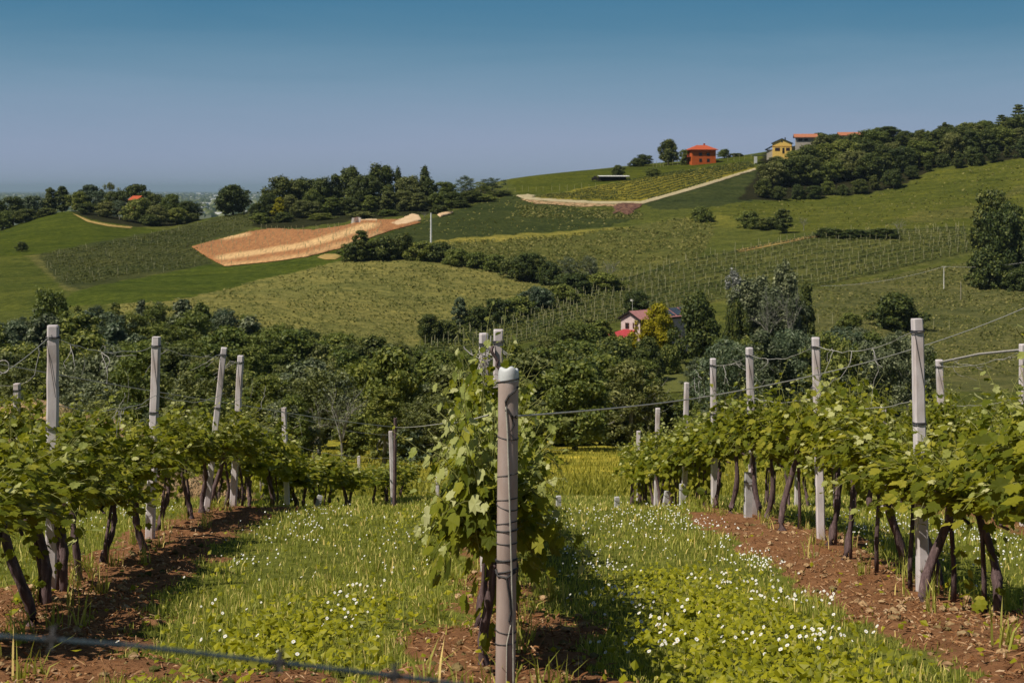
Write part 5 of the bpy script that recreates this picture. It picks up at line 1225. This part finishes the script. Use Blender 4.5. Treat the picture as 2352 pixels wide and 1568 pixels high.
mb = MB(); lp = [pxp(8,842,9.8) + np.array([math.cos(a) * .04, 0, math.sin(a) * .045]) for a in np.linspace(0, 6.2, 16)]; mb.tube(np.array(lp) - lp[0], .004, 4, False); mb.build('wire_loop', M['tendril'], o).location = lp[0] - np.array(o.location)
A_ = TOPS['outer right'][1][0]; mb = MB(); mb.tube([A_ + [.0, 0, -.04], pxp(2250,813,19), pxp(2380,800,17)], .018, 6); tag(mb.build('pipe', M['tendril']), 'pale pipe fixed along the tops of the outer right posts', 'pipe')
mb = MB()
for i in range(10):
    g = [np.array([(1098 + random.random() * 26 - CX) / F * 12.9, 12.9 - .06, zpx(805 + random.random() * 40, 12.9)])]; dr = rngT.normal(size=3) * .015
    for k in range(7): dr = dr * .7 + rngT.normal(size=3) * [.012, .006, .012]; g.append(g[-1] + dr)
    mb.tube(g, .006, 4, False)
for i in range(6):
    g = [np.array([(1118 + random.random() * 10 - CX) / F * 12.5, 12.4, zpx(795 + random.random() * 16, 12.5)])]; dr = np.array([.015, -.02, .005])
    for k in range(8): dr = dr * .75 + rngT.normal(size=3) * [.012, .01, .012]; g.append(g[-1] + dr)
    mb.tube(g, .006, 4, False)
mb.tube([pxp(1100,812,12.85), pxp(1116,806,12.6), pxp(1130,800,12.2)], .005, 4, False)
tag(mb.build('tendril_tangle', M['tendril']), 'tangle of dry tendrils between the two square posts behind the end post', 'tendrils')
mb = MB(); g = [np.array([(1132 + q * 4 - CX) / F * 11.3, 11.34, zpx(795 + q * 15, 11.3)]) + rngT.normal(size=3) * [.012, .004, .01] for q in range(8)]; mb.tube(g, [.012, .014, .012, .013, .012, .014, .018, .016], 5); tag(mb.build('dry_cane', M['bark']), 'dry twisted cane climbing the taller square post behind the end post', 'cane')
# blurred barbed wire close to the viewer
Pn = np.array([pxp(-1900,1290,1.25), pxp(-900,1378,1.24), pxp(0,1460,1.22), pxp(300,1481,1.22), pxp(600,1516,1.22), pxp(850,1545,1.23), pxp(1000,1563,1.24), pxp(1600,1650,1.26), pxp(2600,1800,1.3), pxp(3600,1960,1.34)])
tt = np.linspace(0, len(Pn) - 1, 400); Q = np.c_[[np.interp(tt, np.arange(len(Pn)), Pn[:, k]) for k in range(3)]].T
mb = MB(); ph = tt * 60
for s in (0, PI): mb.tube(Q + np.c_[np.zeros(400), np.cos(ph + s), np.sin(ph + s)] * .0012, .0013, 5, False)
t = mb.build('fence_wire', M['blue_rope']); tag(t, 'bluish twisted fence wire close to the camera, out of focus', 'wire')
for u in (-600, 118, 640, 905, 1400):
    q = np.array([np.interp(u, [(x[0] / x[1] * F + CX) for x in Q], Q[:, k]) for k in range(3)]); mb = MB()
    for s in range(5): a = np.linspace(0, 6.28, 9); mb.tube(q + np.c_[np.full(9, s * .0022 - .004), np.cos(a) * .003, np.sin(a) * .003], .001, 4, False)
    mb.tube([q + [-.003, 0, -.012], q, q + [.004, .002, .012]], .0012, 4); mb.tube([q + [.004, -.01, -.006], q, q + [-.002, .01, .008]], .0012, 4)
    mb.build('barb', M['dark_wire'], t)
# ------------------------------------------------------------------ grapevines
_out = np.array([(0,-.42),(.20,-.52),(.40,-.30),(.52,-.02),(.36,.06),(.40,.34),(.20,.30),(.0,.60),(-.20,.30),(-.40,.34),(-.36,.06),(-.52,-.02),(-.40,-.30),(-.20,-.52)])
def leaves_mesh(P, Nn, T, size, rng, simple=False):
    """lobed vine leaves: P stalk ends, Nn face normals, T tip directions"""
    Nn = Nn / (np.linalg.norm(Nn, axis=1)[:, None] + 1e-9); T = T - Nn * (T * Nn).sum(1)[:, None]; T /= np.linalg.norm(T, axis=1)[:, None] + 1e-9; B = np.cross(T, Nn)
    o = _out if not simple else _out[[0, 2, 3, 5, 7, 9, 11, 12]]
    n, m = len(P), len(o); s = size[:, None, None]
    cup = rng.uniform(-.25, .45, n)[:, None]; fold = rng.uniform(.0, .5, n)[:, None]; droop = rng.uniform(0, .55, n)[:, None]
    ox = o[None, :, 0] * (1 + rng.normal(size=(n, m)) * .06); oy = o[None, :, 1] * (1 + rng.normal(size=(n, m)) * .06)
    oz = cup * .5 * (ox ** 2 + oy ** 2) + fold * .35 * np.abs(ox) - droop * .5 * np.maximum(oy, 0) ** 1.5 + rng.normal(size=(n, m)) * .03
    Cn = P + T * size[:, None] * .42
    R = Cn[:, None] + s * (B[:, None] * ox[..., None] + T[:, None] * oy[..., None] + Nn[:, None] * oz[..., None])
    V = np.concatenate([Cn[:, None], R], 1).reshape(-1, 3); i = np.arange(n)[:, None, None] * (m + 1); k = np.arange(m)
    Fc = np.stack([np.zeros(m, int), 1 + k, 1 + (k + 1) % m], -1)[None] + i
    return V, Fc.reshape(-1, 3)
def vine_proto(seed, low=.92, top=1.72, half=.30, ns=34, fill=260, simple=False, hang=2, trunk_lean=0.0, size=.104, length=1.0, clothe=.0, slim=1.0, yf=.72, sunward=False):
    """stands at the origin, its row runs along local y"""
    rng = np.random.default_rng(seed); t = thing('grapevine', 'grapevine', 'grapevine'); NOWHERE.append(t)
    mb = MB(); P = [np.array([trunk_lean * .2, 0, -.12])]
    ph = rng.random(2) * 6
    for f in np.linspace(.0, 1, 12):
        P.append(np.array([trunk_lean * (1 - f) * .3 + math.sin(f * 5 + ph[0]) * .035 * (1 - f * .4), math.sin(f * 4 + ph[1]) * .05, f * (low + .06)]))
    R = np.r_[.040, np.linspace(.035, .024, 12) * (1 + rng.normal(size=12) * .15)]; R[-1] *= 1.25; R[1] *= 1.2
    mb.tube(P, R, 9); head = P[-1]
    if rng.random() < .5 and length > .8:
        mb.tube([np.array([.05, .05, -.1]), np.array([.06, .08, .3]), np.array([.03, .03, .7]), head], [.02, .018, .016, .014], 6)
    mb.build('trunk', M['bark'], t, True)
    mb = MB()
    arms = []
    for s in (-1, 1):
        A_ = [head + np.array([rng.normal() * .02, s * length * .56 * f, .03 * math.sin(f * 5)]) for f in np.linspace(0, 1, 6)]; arms.append(A_); mb.tube(A_, np.linspace(.024, .012, 6), 6)
    mb.build('cordon', M['bark'], t, True)
    st = MB(); LP_, LN, LT, LS, young = [], [], [], [], []
    for q in range(ns + hang):
        s = 1 if rng.random() < .5 else -1; f = rng.random(); st0 = head + np.array([rng.normal() * .05, s * length * .56 * f, rng.uniform(-.02, .08)])
        side = -1 if rng.random() < .5 else 1
        dr = np.array([side * abs(rng.normal()) * .45 * slim, rng.normal() * .35, 1.0]); dr /= np.linalg.norm(dr)
        Ls = rng.uniform(.45, 1.0) * (top - low); grav = rng.uniform(.02, .16)
        if q >= ns: Ls = rng.uniform(.5, .85); grav = .42; dr = np.array([side * .8 * slim, rng.normal() * .3, .4])
        elif rng.random() < .26: Ls *= 1.4; grav = .02
        n = max(5, int(Ls / .062)); pts = [st0]; stepl = Ls / n
        for k in range(n):
            dr = dr + rng.normal(size=3) * .09 + np.array([side * .015, 0, -grav * (k / n)]); dr[0] -= .35 * max(0, abs(pts[-1][0]) - half) * np.sign(pts[-1][0]); dr /= np.linalg.norm(dr); pts.append(pts[-1] + dr * stepl)
        st.tube(pts, np.linspace(.0045, .0018, len(pts)), 4, False)
        for k in range(1, len(pts)):
            f = k / (len(pts) - 1)
            for rep in range(2 if f < .6 else 1):
                if rng.random() < .12: continue
                a = rng.random() * 6.28; out = np.array([math.cos(a) + side * .5, math.sin(a), rng.uniform(-.2, .5)]); out /= np.linalg.norm(out)
                sz = size * (1.1 - .78 * f ** 1.6) * rng.uniform(.65, 1.25); pe = pts[k] + out * sz * rng.uniform(.3, .8)
                st.tube([pts[k], (pts[k] + pe) / 2 + [0, 0, .01], pe], .0016, 3, False)
                nrm = np.array([out[0] * .55, out[1] * .45, 1.0]) + rng.normal(size=3) * .45
                LP_.append(pe); LN.append(nrm); LT.append(out * .8 + np.array([0, 0, -.35]) + rng.normal(size=3) * .25); LS.append(sz); young.append(f > yf or sz < .05)  # pale leaves: young shoot tips plus painted highlights
    for q in range(fill):
        f = rng.random() ** .8; y = rng.uniform(-.56, .56) * length; side = -1 if rng.random() < .5 else 1
        prof = half * (1.05 - .75 * f ** 1.5) + .04; x = side * prof * rng.uniform(.55, 1.1)
        zc = low - .06 + (top - low) * f * .95
        LP_.append(np.array([x, y, zc])); LN.append(np.array([side * .7, rng.normal() * .35, .8]) + rng.normal(size=3) * .4); LT.append(np.array([side * .4, rng.normal() * .4, -.8])); LS.append(size * rng.uniform(.6, 1.2) * (1 - .35 * f)); young.append(False)
    for q in range(int(clothe)):
        z = rng.uniform(.12, low); a = rng.random() * 6.28; r = rng.uniform(.05, .20)
        LP_.append(np.array([math.cos(a) * r, math.sin(a) * r, z])); LN.append(np.array([math.cos(a), math.sin(a), .5]) + rng.normal(size=3) * .3); LT.append(np.array([math.cos(a) * .4, math.sin(a) * .4, -.8])); LS.append(size * rng.uniform(.5, 1.0)); young.append(False)
    LP_, LN, LT, LS, young = map(np.array, (LP_, LN, LT, LS, young)); young = young.astype(bool)
    if sunward: LN = LN + np.array([-.45, -.45, .25])   # leaves of the row end turn to the sun
    V, Fc = leaves_mesh(LP_, LN, LT, LS, rng, simple)
    m = len(_out) if not simple else 8
    mi = np.repeat(np.where(young & (rng.random(len(young)) < .8), 1, 0), m)
    link('foliage', mesh_from('foliage', V, [Fc], [M['vine_leaf'], M['young_lit_leaf']], False, mi), t)
    st.build('shoots', M['shoot'], t)
    return t
VN = [vine_proto(s, low=.92, top=1.70, half=.30, ns=30, fill=120, hang=3 + (s % 3), trunk_lean=(s % 5 - 2) * .25, clothe=(0, 0, 25, 0, 8, 0)[s % 6]) for s in range(101, 107)]
VF = [vine_proto(s, low=.90, top=1.62, half=.32, ns=24, fill=100, simple=True, hang=4, trunk_lean=(s % 5 - 2) * .25, size=.135, clothe=(0, 30)[s % 2]) for s in range(111, 115)]
VL = [vine_proto(s, low=.55, top=1.32, half=.36, ns=50, fill=170, hang=6, trunk_lean=-.1, length=.6, size=.108, clothe=24, slim=.9, yf=.5, sunward=True) for s in (121, 122)]  # low yf: extra pale leaves paint bright highlights on the end vines
rvn = random.Random(33)
def vine_row(key, y0, y1, step, desc, low_first=False, zs=1.0, narrow=1.0):
    y = y0; i = 0
    while y < y1:
        if i > 3 and key != 'centre' and rvn.random() < .07: y += step * .8; continue
        x = float(rowx(key, y)) + rvn.gauss(0, .03) - (.06 if low_first and i < 3 else 0); g = float(zg(x, y)) if y < 58 else float(zterr(CX + x / y * F, y))
        hx = math.atan2(float(rowx(key, y + .5) - rowx(key, y - .5)), 1.0)
        pr = rvn.choice(VN if y < 21 else VF); sz = (zs(y) if callable(zs) else zs) * rvn.uniform(.82, 1.16)
        if low_first and i < 2: pr = VL[i]; sz = .97
        s = (rvn.uniform(.9, 1.12) * narrow, step / 1.0 * rvn.uniform(.97, 1.1), sz)
        if low_first and i < 2: s = (.66, 1.0, sz)
        dup(pr, (x, y, g), -hx + (PI if rvn.random() < .5 and not (low_first and i < 2) else 0), s, f'{ordinal(i)} grapevine from the near end of {desc}', 'grapevines of ' + desc)
        y += step * rvn.uniform(.9, 1.1); i += 1
vine_row('left', 7.5, 26, 1.12, 'the row with the leaning posts', zs=lambda y: float(np.interp(y, [7.5, 9, 11.5, 14, 18, 26], [.60, .66, .78, .78, .88, .78])))
vine_row('left', 26, 40, 1.15, 'the low far stretch beyond the leaning posts', zs=.66)
vine_row('right', 7.4, 33.6, 1.0, 'the right hand trellis row', zs=lambda y: float(np.interp(y, [7.4, 9, 11, 20], [.74, .84, .92, .93])))
vine_row('centre', 6.7, 24, .9, 'the centre row behind the round end post', True, zs=.93, narrow=.75)
vine_row('outer right', 13.5, 35, 1.1, 'the outer right trellis row')
vine_row('outer left', 16.5, 46, 1.2, 'the outer left trellis row', zs=.95)

# ------------------------------------------------------------------ grass, weeds, mulch, daisies
rng = np.random.default_rng(99)
def scatter(n_m2, y0, y1, xmax=None):
    A_, m = [], 0
    ys = np.arange(y0, y1, .5)
    for y in ys:
        xm = y * .385 + 2.2; k = rng.poisson(n_m2 * .5 * 2 * xm); A_.append(np.c_[rng.uniform(-xm, xm, k), rng.uniform(y, y + .5, k)])
    return np.concatenate(A_)
def blades(P, h, w, rng, lean=.62):
    n = len(P); a = rng.random(n) * 6.28; D = np.c_[np.cos(a), np.sin(a), np.zeros(n)]; b_ = rng.random(n) * 6.28; S_ = np.c_[np.cos(b_), np.sin(b_), np.zeros(n)]
    hh = h[:, None]; ww = w[:, None]; l = (lean * rng.random(n) ** 1.3)[:, None] * hh
    up = np.array([0, 0, 1.0])
    m = P + up * hh * .55 + D * l * .35; tp = P + up * hh * (1 - .25 * (l / hh)) + D * l
    V = np.stack([P - S_ * ww * .5, P + S_ * ww * .5, m + S_ * ww * .42, m - S_ * ww * .42, tp], 1).reshape(-1, 3); i = np.arange(n)[:, None] * 5
    return V, i + np.array([[0, 1, 2, 3]]), i + np.array([[3, 2, 4]])
def lane_bright(x, y):   # broadleaf weeds grow in the wheel-free middle of the lanes
    r = np.exp(-((x - 1.35 - .12 * (y - 10) * .3) / .55) ** 2) * sst(4, 6, y) * (1 - sst(12.2, 14.2, y)); l_ = np.exp(-((x + 1.2) / .45) ** 2) * .75 * (1 - sst(9, 12, y)) + np.exp(-((x + .9) / 1.0) ** 2) * sst(13, 16, y) * .35
    return np.clip((r + l_) * (.45 + 1.1 * fbm(x * 1.1, y * 1.1, 71)), 0, 1)
Vs, Qs, Ts, off = [], [], [], 0
for y0, y1, dn, hmul, wm in ((4.6, 8, 1500, 1, 1), (8, 12, 950, 1.05, 1.25), (12, 17, 560, 1.1, 1.7), (17, 26, 300, 1.2, 2.4), (26, 42, 110, 1.4, 4)):
    P = scatter(dn, y0, y1); sm_ = soil_mask(P[:, 0], P[:, 1]); cl = fbm(P[:, 0] * .9, P[:, 1] * .9, 80)
    keep = rng.random(len(P)) < np.clip((1 - sm_ * 1.25), .02, 1) * np.clip(.35 + 1.3 * (cl - .2), .2, 1); P, cl, sm_ = P[keep], cl[keep], sm_[keep]
    P3 = np.c_[P, zg(P[:, 0], P[:, 1]) - .005]; n = len(P3)
    h = (.03 + .05 * rng.random(n) ** 1.5 + .08 * np.clip(cl - .48, 0, 1)) * hmul * (1 - .5 * sm_) * (1 - .35 * lane_bright(P[:, 0], P[:, 1])); tallb = rng.random(n) < .03; h[tallb] *= 1.9
    V, q, t3 = blades(P3, h, (.004 + .004 * rng.random(n)) * wm, rng)
    Vs.append(V); Qs.append(q + off); Ts.append(t3 + off); off += len(V)
o = link('grass', mesh_from('grass', np.concatenate(Vs), [np.concatenate(Qs), np.concatenate(Ts)], M['sun_grass'])); tag(o, 'short rough grass between the vine rows', 'grass', kind='stuff')
# meadow grass beyond the vines
Vs, Qs, Ts, off = [], [], [], 0
for y0, y1, dn in ((42, 62, 36), (62, 110, 9)):
    P = scatter(dn, y0, y1); kk = fbm(P[:, 0] * .3, P[:, 1] * .3, 81); P = P[rng.random(len(P)) < .3 + kk]
    z = np.where(P[:, 1] < 58, zg(P[:, 0], P[:, 1]), zterr(CX + P[:, 0] / P[:, 1] * F, P[:, 1])); n = len(P)
    V, q, t3 = blades(np.c_[P, z - .02], rng.uniform(.15, .38, n), rng.uniform(.03, .07, n), rng, .8); Vs.append(V); Qs.append(q + off); Ts.append(t3 + off); off += len(V)
M['meadow'] = leafmat('meadow_blade', [(0, (.14, .15, .014)), (.5, (.28, .27, .032)), (1, (.46, .42, .08))], .3, (.4, .38, .035), .6, .2, 0)
o = link('meadow_grass', mesh_from('meadow_grass', np.concatenate(Vs), [np.concatenate(Qs), np.concatenate(Ts)], M['meadow'])); tag(o, 'sunny yellow green meadow grass below the vines', 'grass', kind='stuff')
# broadleaf ground cover
P = np.concatenate([scatter(620, 4.8, 8.5), scatter(420, 8.5, 13), scatter(140, 13, 22)]); lb = lane_bright(P[:, 0], P[:, 1]); sm_ = soil_mask(P[:, 0], P[:, 1])
keep = rng.random(len(P)) < np.clip(lb * 1.15 - .08, 0, 1) * (1 - sm_) + .035 * (1 - sm_ * .5); P = P[keep]; n = len(P)
z = zg(P[:, 0], P[:, 1]) + rng.uniform(.01, .10, n); s = rng.uniform(.022, .055, n)
V, Fc = cards(np.c_[P, z], rng.normal(size=(n, 3)) * .45 + [-.1, -.25, .9], s, rng, .42, -.12)
o = link('ground_weeds', mesh_from('ground_weeds', V, [Fc], M['weed'])); tag(o, 'bright yellow green leafy weeds covering the lane middles', 'ground cover', kind='stuff')
# shredded mulch and twigs on the soil strips
P = np.concatenate([scatter(380, 4.8, 9), scatter(220, 9, 14), scatter(100, 14, 21)]); sm_ = soil_mask(P[:, 0], P[:, 1]); P = P[rng.random(len(P)) < np.clip(sm_ * 1.1 - .05, 0, 1) * .9]; n = len(P)
a = rng.random(n) * 6.28; Lc = rng.uniform(.012, .055, n) * (1 + 2.0 * (rng.random(n) < .05)); wc = rng.uniform(.004, .012, n); tl = rng.normal(size=n) * .4
D = np.c_[np.cos(a) * np.cos(tl), np.sin(a) * np.cos(tl), np.sin(tl)]; S_ = np.c_[-np.sin(a), np.cos(a), rng.normal(size=n) * .4]; B = np.c_[P, zg(P[:, 0], P[:, 1]) + .008 + rng.random(n) * .016]
U = np.cross(D, S_)
V = np.stack([B - D * Lc[:, None] / 2 - S_ * wc[:, None] / 2, B + D * Lc[:, None] / 2 - S_ * wc[:, None] / 3, B + D * Lc[:, None] / 2 + S_ * wc[:, None] / 3, B - D * Lc[:, None] / 2 + S_ * wc[:, None] / 2, B + U * wc[:, None] * .7], 1).reshape(-1, 3)
i = np.arange(n)[:, None] * 5
o = link('mulch', mesh_from('mulch', V, [np.concatenate([i + np.array([[0, 1, 4]]), i + np.array([[1, 2, 4]]), i + np.array([[2, 3, 4]]), i + np.array([[3, 0, 4]])])], M['straw'])); tag(o, 'shredded straw and bark lying on the soil strips', 'mulch', kind='stuff')
# stones and clods
mb = MB(); ic = np.array([(0,0,1),(.9,0,.3),(.3,.85,.3),(-.75,.5,.3),(-.75,-.5,.3),(.3,-.85,.3),(.7,.5,-.4),(-.3,.8,-.4),(-.9,0,-.4),(-.3,-.8,-.4),(.7,-.5,-.4)])
icf = [[0,1,2],[0,2,3],[0,3,4],[0,4,5],[0,5,1],[1,6,2],[2,7,3],[3,8,4],[4,9,5],[5,10,1],[6,7,2],[7,8,3],[8,9,4],[9,10,5],[10,6,1]]
P = scatter(42, 4.8, 17); P = P[rng.random(len(P)) < soil_mask(P[:, 0], P[:, 1])]
for x_, y_ in P:
    s_ = .010 + .03 * rng.random() ** 3; mb.add(np.array([x_, y_, float(zg(x_, y_)) + s_ * .3]) + ic * rng.uniform(.7, 1.3, (11, 3)) * s_ * [1, 1, .7], icf)
o = mb.build('soil_clods', M['bankearth']); tag(o, 'small clods and stones lying on the soil strips', 'clods', kind='stuff')
# daisies
fl = MB(); n = 13
for k in range(n):
    a = k * 2 * PI / n + rng.normal() * .05; c_, s_ = math.cos(a), math.sin(a); w_ = .0042; l_ = .0165 * rng.uniform(.88, 1.1)
    fl.add([[c_*.004 - s_*w_*.6, s_*.004 + c_*w_*.6, 0], [c_*.004 + s_*w_*.6, s_*.004 - c_*w_*.6, 0], [c_*l_ + s_*w_, s_*l_ - c_*w_, .002], [c_*l_*1.12, s_*l_*1.12, .001], [c_*l_ - s_*w_, s_*l_ + c_*w_, .002]], [[0, 1, 2, 3, 4]])
daisy0 = thing('daisy', 'daisy', 'daisy'); NOWHERE.append(daisy0)
hd = fl.build('petals', M['petal'], daisy0); hd.location = (0, 0, .13); hd.rotation_euler = (.38, -.2, 0)
ds = MB(); th = np.arange(8) * PI / 4; ds.add(np.r_[np.c_[np.cos(th) * .005, np.sin(th) * .005, np.full(8, .0005)], np.c_[np.cos(th) * .0035, np.sin(th) * .0035, np.full(8, .0035)]], [[q, (q + 1) % 8, 8 + (q + 1) % 8, 8 + q] for q in range(8)], [[8 + q for q in range(8)]]); dc = ds.build('disc', M['pollen'], daisy0); dc.location = hd.location; dc.rotation_euler = hd.rotation_euler
s0 = MB(); s0.tube([(.01, 0, -.03), (.004, .002, .06), (0, 0, .13)], .0013, 4); s0.build('stem', M['stem'], daisy0)
# clusters: bearing, dip of the ground there, spread (m across, m deep), how many
CL = [(700,1216,.55,1.6,45),(575,1312,.25,.6,16),(640,1255,.4,1,18),(815,1405,.22,.75,30),(805,1440,.16,.35,14),(1240,1200,.5,1.6,20),(1320,1212,.7,1.8,60),(1345,1285,.3,.8,24),(1375,1325,.3,.6,24),(1400,1395,.28,.45,16),(1440,1420,.35,.5,44),(1490,1470,.3,.5,30),(1500,1530,.35,.4,26),(1545,1205,.8,1.8,100),(1640,1222,.5,1.8,55),(1700,1245,.4,1.2,30),
      (1765,1325,.4,.6,48),(1690,1300,.4,.8,22),(1860,1405,.4,.5,40),(1790,1400,.3,.5,18),(1700,1370,.4,.8,22),(1840,1490,.35,.35,26),(1770,1520,.4,.4,20),(1900,1500,.3,.3,10),(1630,1500,.5,.5,16),(1560,1440,.4,.5,14),(2180,1245,.9,2.4,100),(2270,1275,.8,1.6,70),(2070,1225,.7,2,46),(2340,1320,.5,1,30),(1930,1215,.6,2,40),(250,1200,.5,2,30),(120,1195,.5,2,22),(330,1190,.4,1.5,18),(460,1190,.4,1.5,12),
      (1000,1240,.9,2,26),(930,1300,.7,1.5,16),(560,1420,.5,.8,10),(900,1500,.6,.6,10),(600,1500,.5,.4,6),(1480,1265,.6,1.4,26),(300,1545,.3,.3,5),(2060,1300,.4,1,12)]
def groundhit(u, p):
    ys = np.arange(4.6, 34, .02); zz_ = ztab(ys); pr = HY - zz_ / ys * F; k = int(np.argmax(pr <= p)); return (u - CX) / F * ys[k], ys[k]
D_ = []
for u, p, sx, sy, m in CL:
    x0, y0 = groundhit(u, p)
    D_ += [(x0 + rng.normal() * sx * .55, y0 + rng.normal() * sy * .55) for _ in range(int(m * (.62 if p > 1390 else 1.5)))]
P = scatter(1.2, 5, 20); D_ += [tuple(q) for q in P]
D_ = np.array([q for q in D_ if 4.8 < q[1] < 24]); D_ = D_[rng.random(len(D_)) > soil_mask(D_[:, 0], D_[:, 1]) * 1.1]
inside = np.abs(D_[:, 0] / D_[:, 1] * F) < 1170; vis = inside & (HY - zg(D_[:, 0], D_[:, 1]) / D_[:, 1] * F < 1560)
near = D_[vis]; order = np.argsort(near[:, 1]); ind = near[order[:290]]; rest = np.r_[near[order[290:]]]
for x_, y_ in ind:
    s_ = rng.uniform(.34, .60); o = dup(daisy0, (x_, y_, float(zg(x_, y_))), rng.uniform(-.9, .9), (s_ * 1.05, s_ * 1.05, rng.uniform(.55, 1.1)), 'small white daisy in the grass lanes', 'white daisies in the grass lanes')
mb = MB()
for x_, y_ in rest:
    h_ = rng.uniform(.07, .16); r_ = .0068 * rng.uniform(.85, 1.25); tx, ty = rng.normal() * .3 - .2, rng.normal() * .25 - .6; th = np.arange(8) * PI / 4; c_ = np.array([x_, y_, float(zg(x_, y_)) + h_])
    mb.add(np.r_[c_ + np.c_[np.cos(th) * r_, np.sin(th) * r_, -(np.cos(th) * tx + np.sin(th) * ty) * r_], [c_ + [0, 0, .003]]], [[q, (q + 1) % 8, 8] for q in range(8)])
o = mb.build('distant_daisies', M['petal']); tag(o, 'white daisies sprinkled through the farther grass', 'daisies', kind='stuff')
# tall weeds at the foot of the vines
mbw = MB()
for x_, y_ in scatter(5, 5, 22):
    dm = min(abs(x_ - float(rowx(k, y_))) for k in ('left', 'right', 'centre'))
    if dm > .5 or rng.random() < .35: continue
    b_ = np.array([x_, y_, float(zg(x_, y_))])
    for q in range(rng.integers(8, 22)):
        p3 = b_ + np.r_[rng.normal(size=2) * .035, 0]; V, q4, t3 = blades(p3[None], np.array([rng.uniform(.08, .26)]), np.array([rng.uniform(.006, .014)]), rng, .8); mbw.add(V, q4, t3)
o = mbw.build('weed_tufts', M['sun_grass']); tag(o, 'coarse grass tufts at the feet of the vines', 'grass', kind='stuff')

# ------------------------------------------------------------------ air
mb = MB(); mb.box((0, 32000, 30), (52000, 68000, 270)); hz = mb.build('haze', None)
hm = bpy.data.materials.new('haze'); hm.use_nodes = True; nt = hm.node_tree; nt.nodes.remove(nt.nodes['Principled BSDF']); v = nt.nodes.new('ShaderNodeVolumePrincipled')
v.inputs['Color'].default_value = (.42, .58, .74, 1); v.inputs['Density'].default_value = HAZE; v.inputs['Anisotropy'].default_value = 0.0; L(nt, v.outputs[0], nt.nodes['Material Output'].inputs['Volume'])
hz.data.materials.clear(); hz.data.materials.append(hm); tag(hz, 'thin bluish summer haze over the plain', 'haze', kind='stuff')
# the pattern plants were only for copying
for t in NOWHERE:
    for c in list(t.children_recursive): bpy.data.objects.remove(c)
    bpy.data.objects.remove(t)
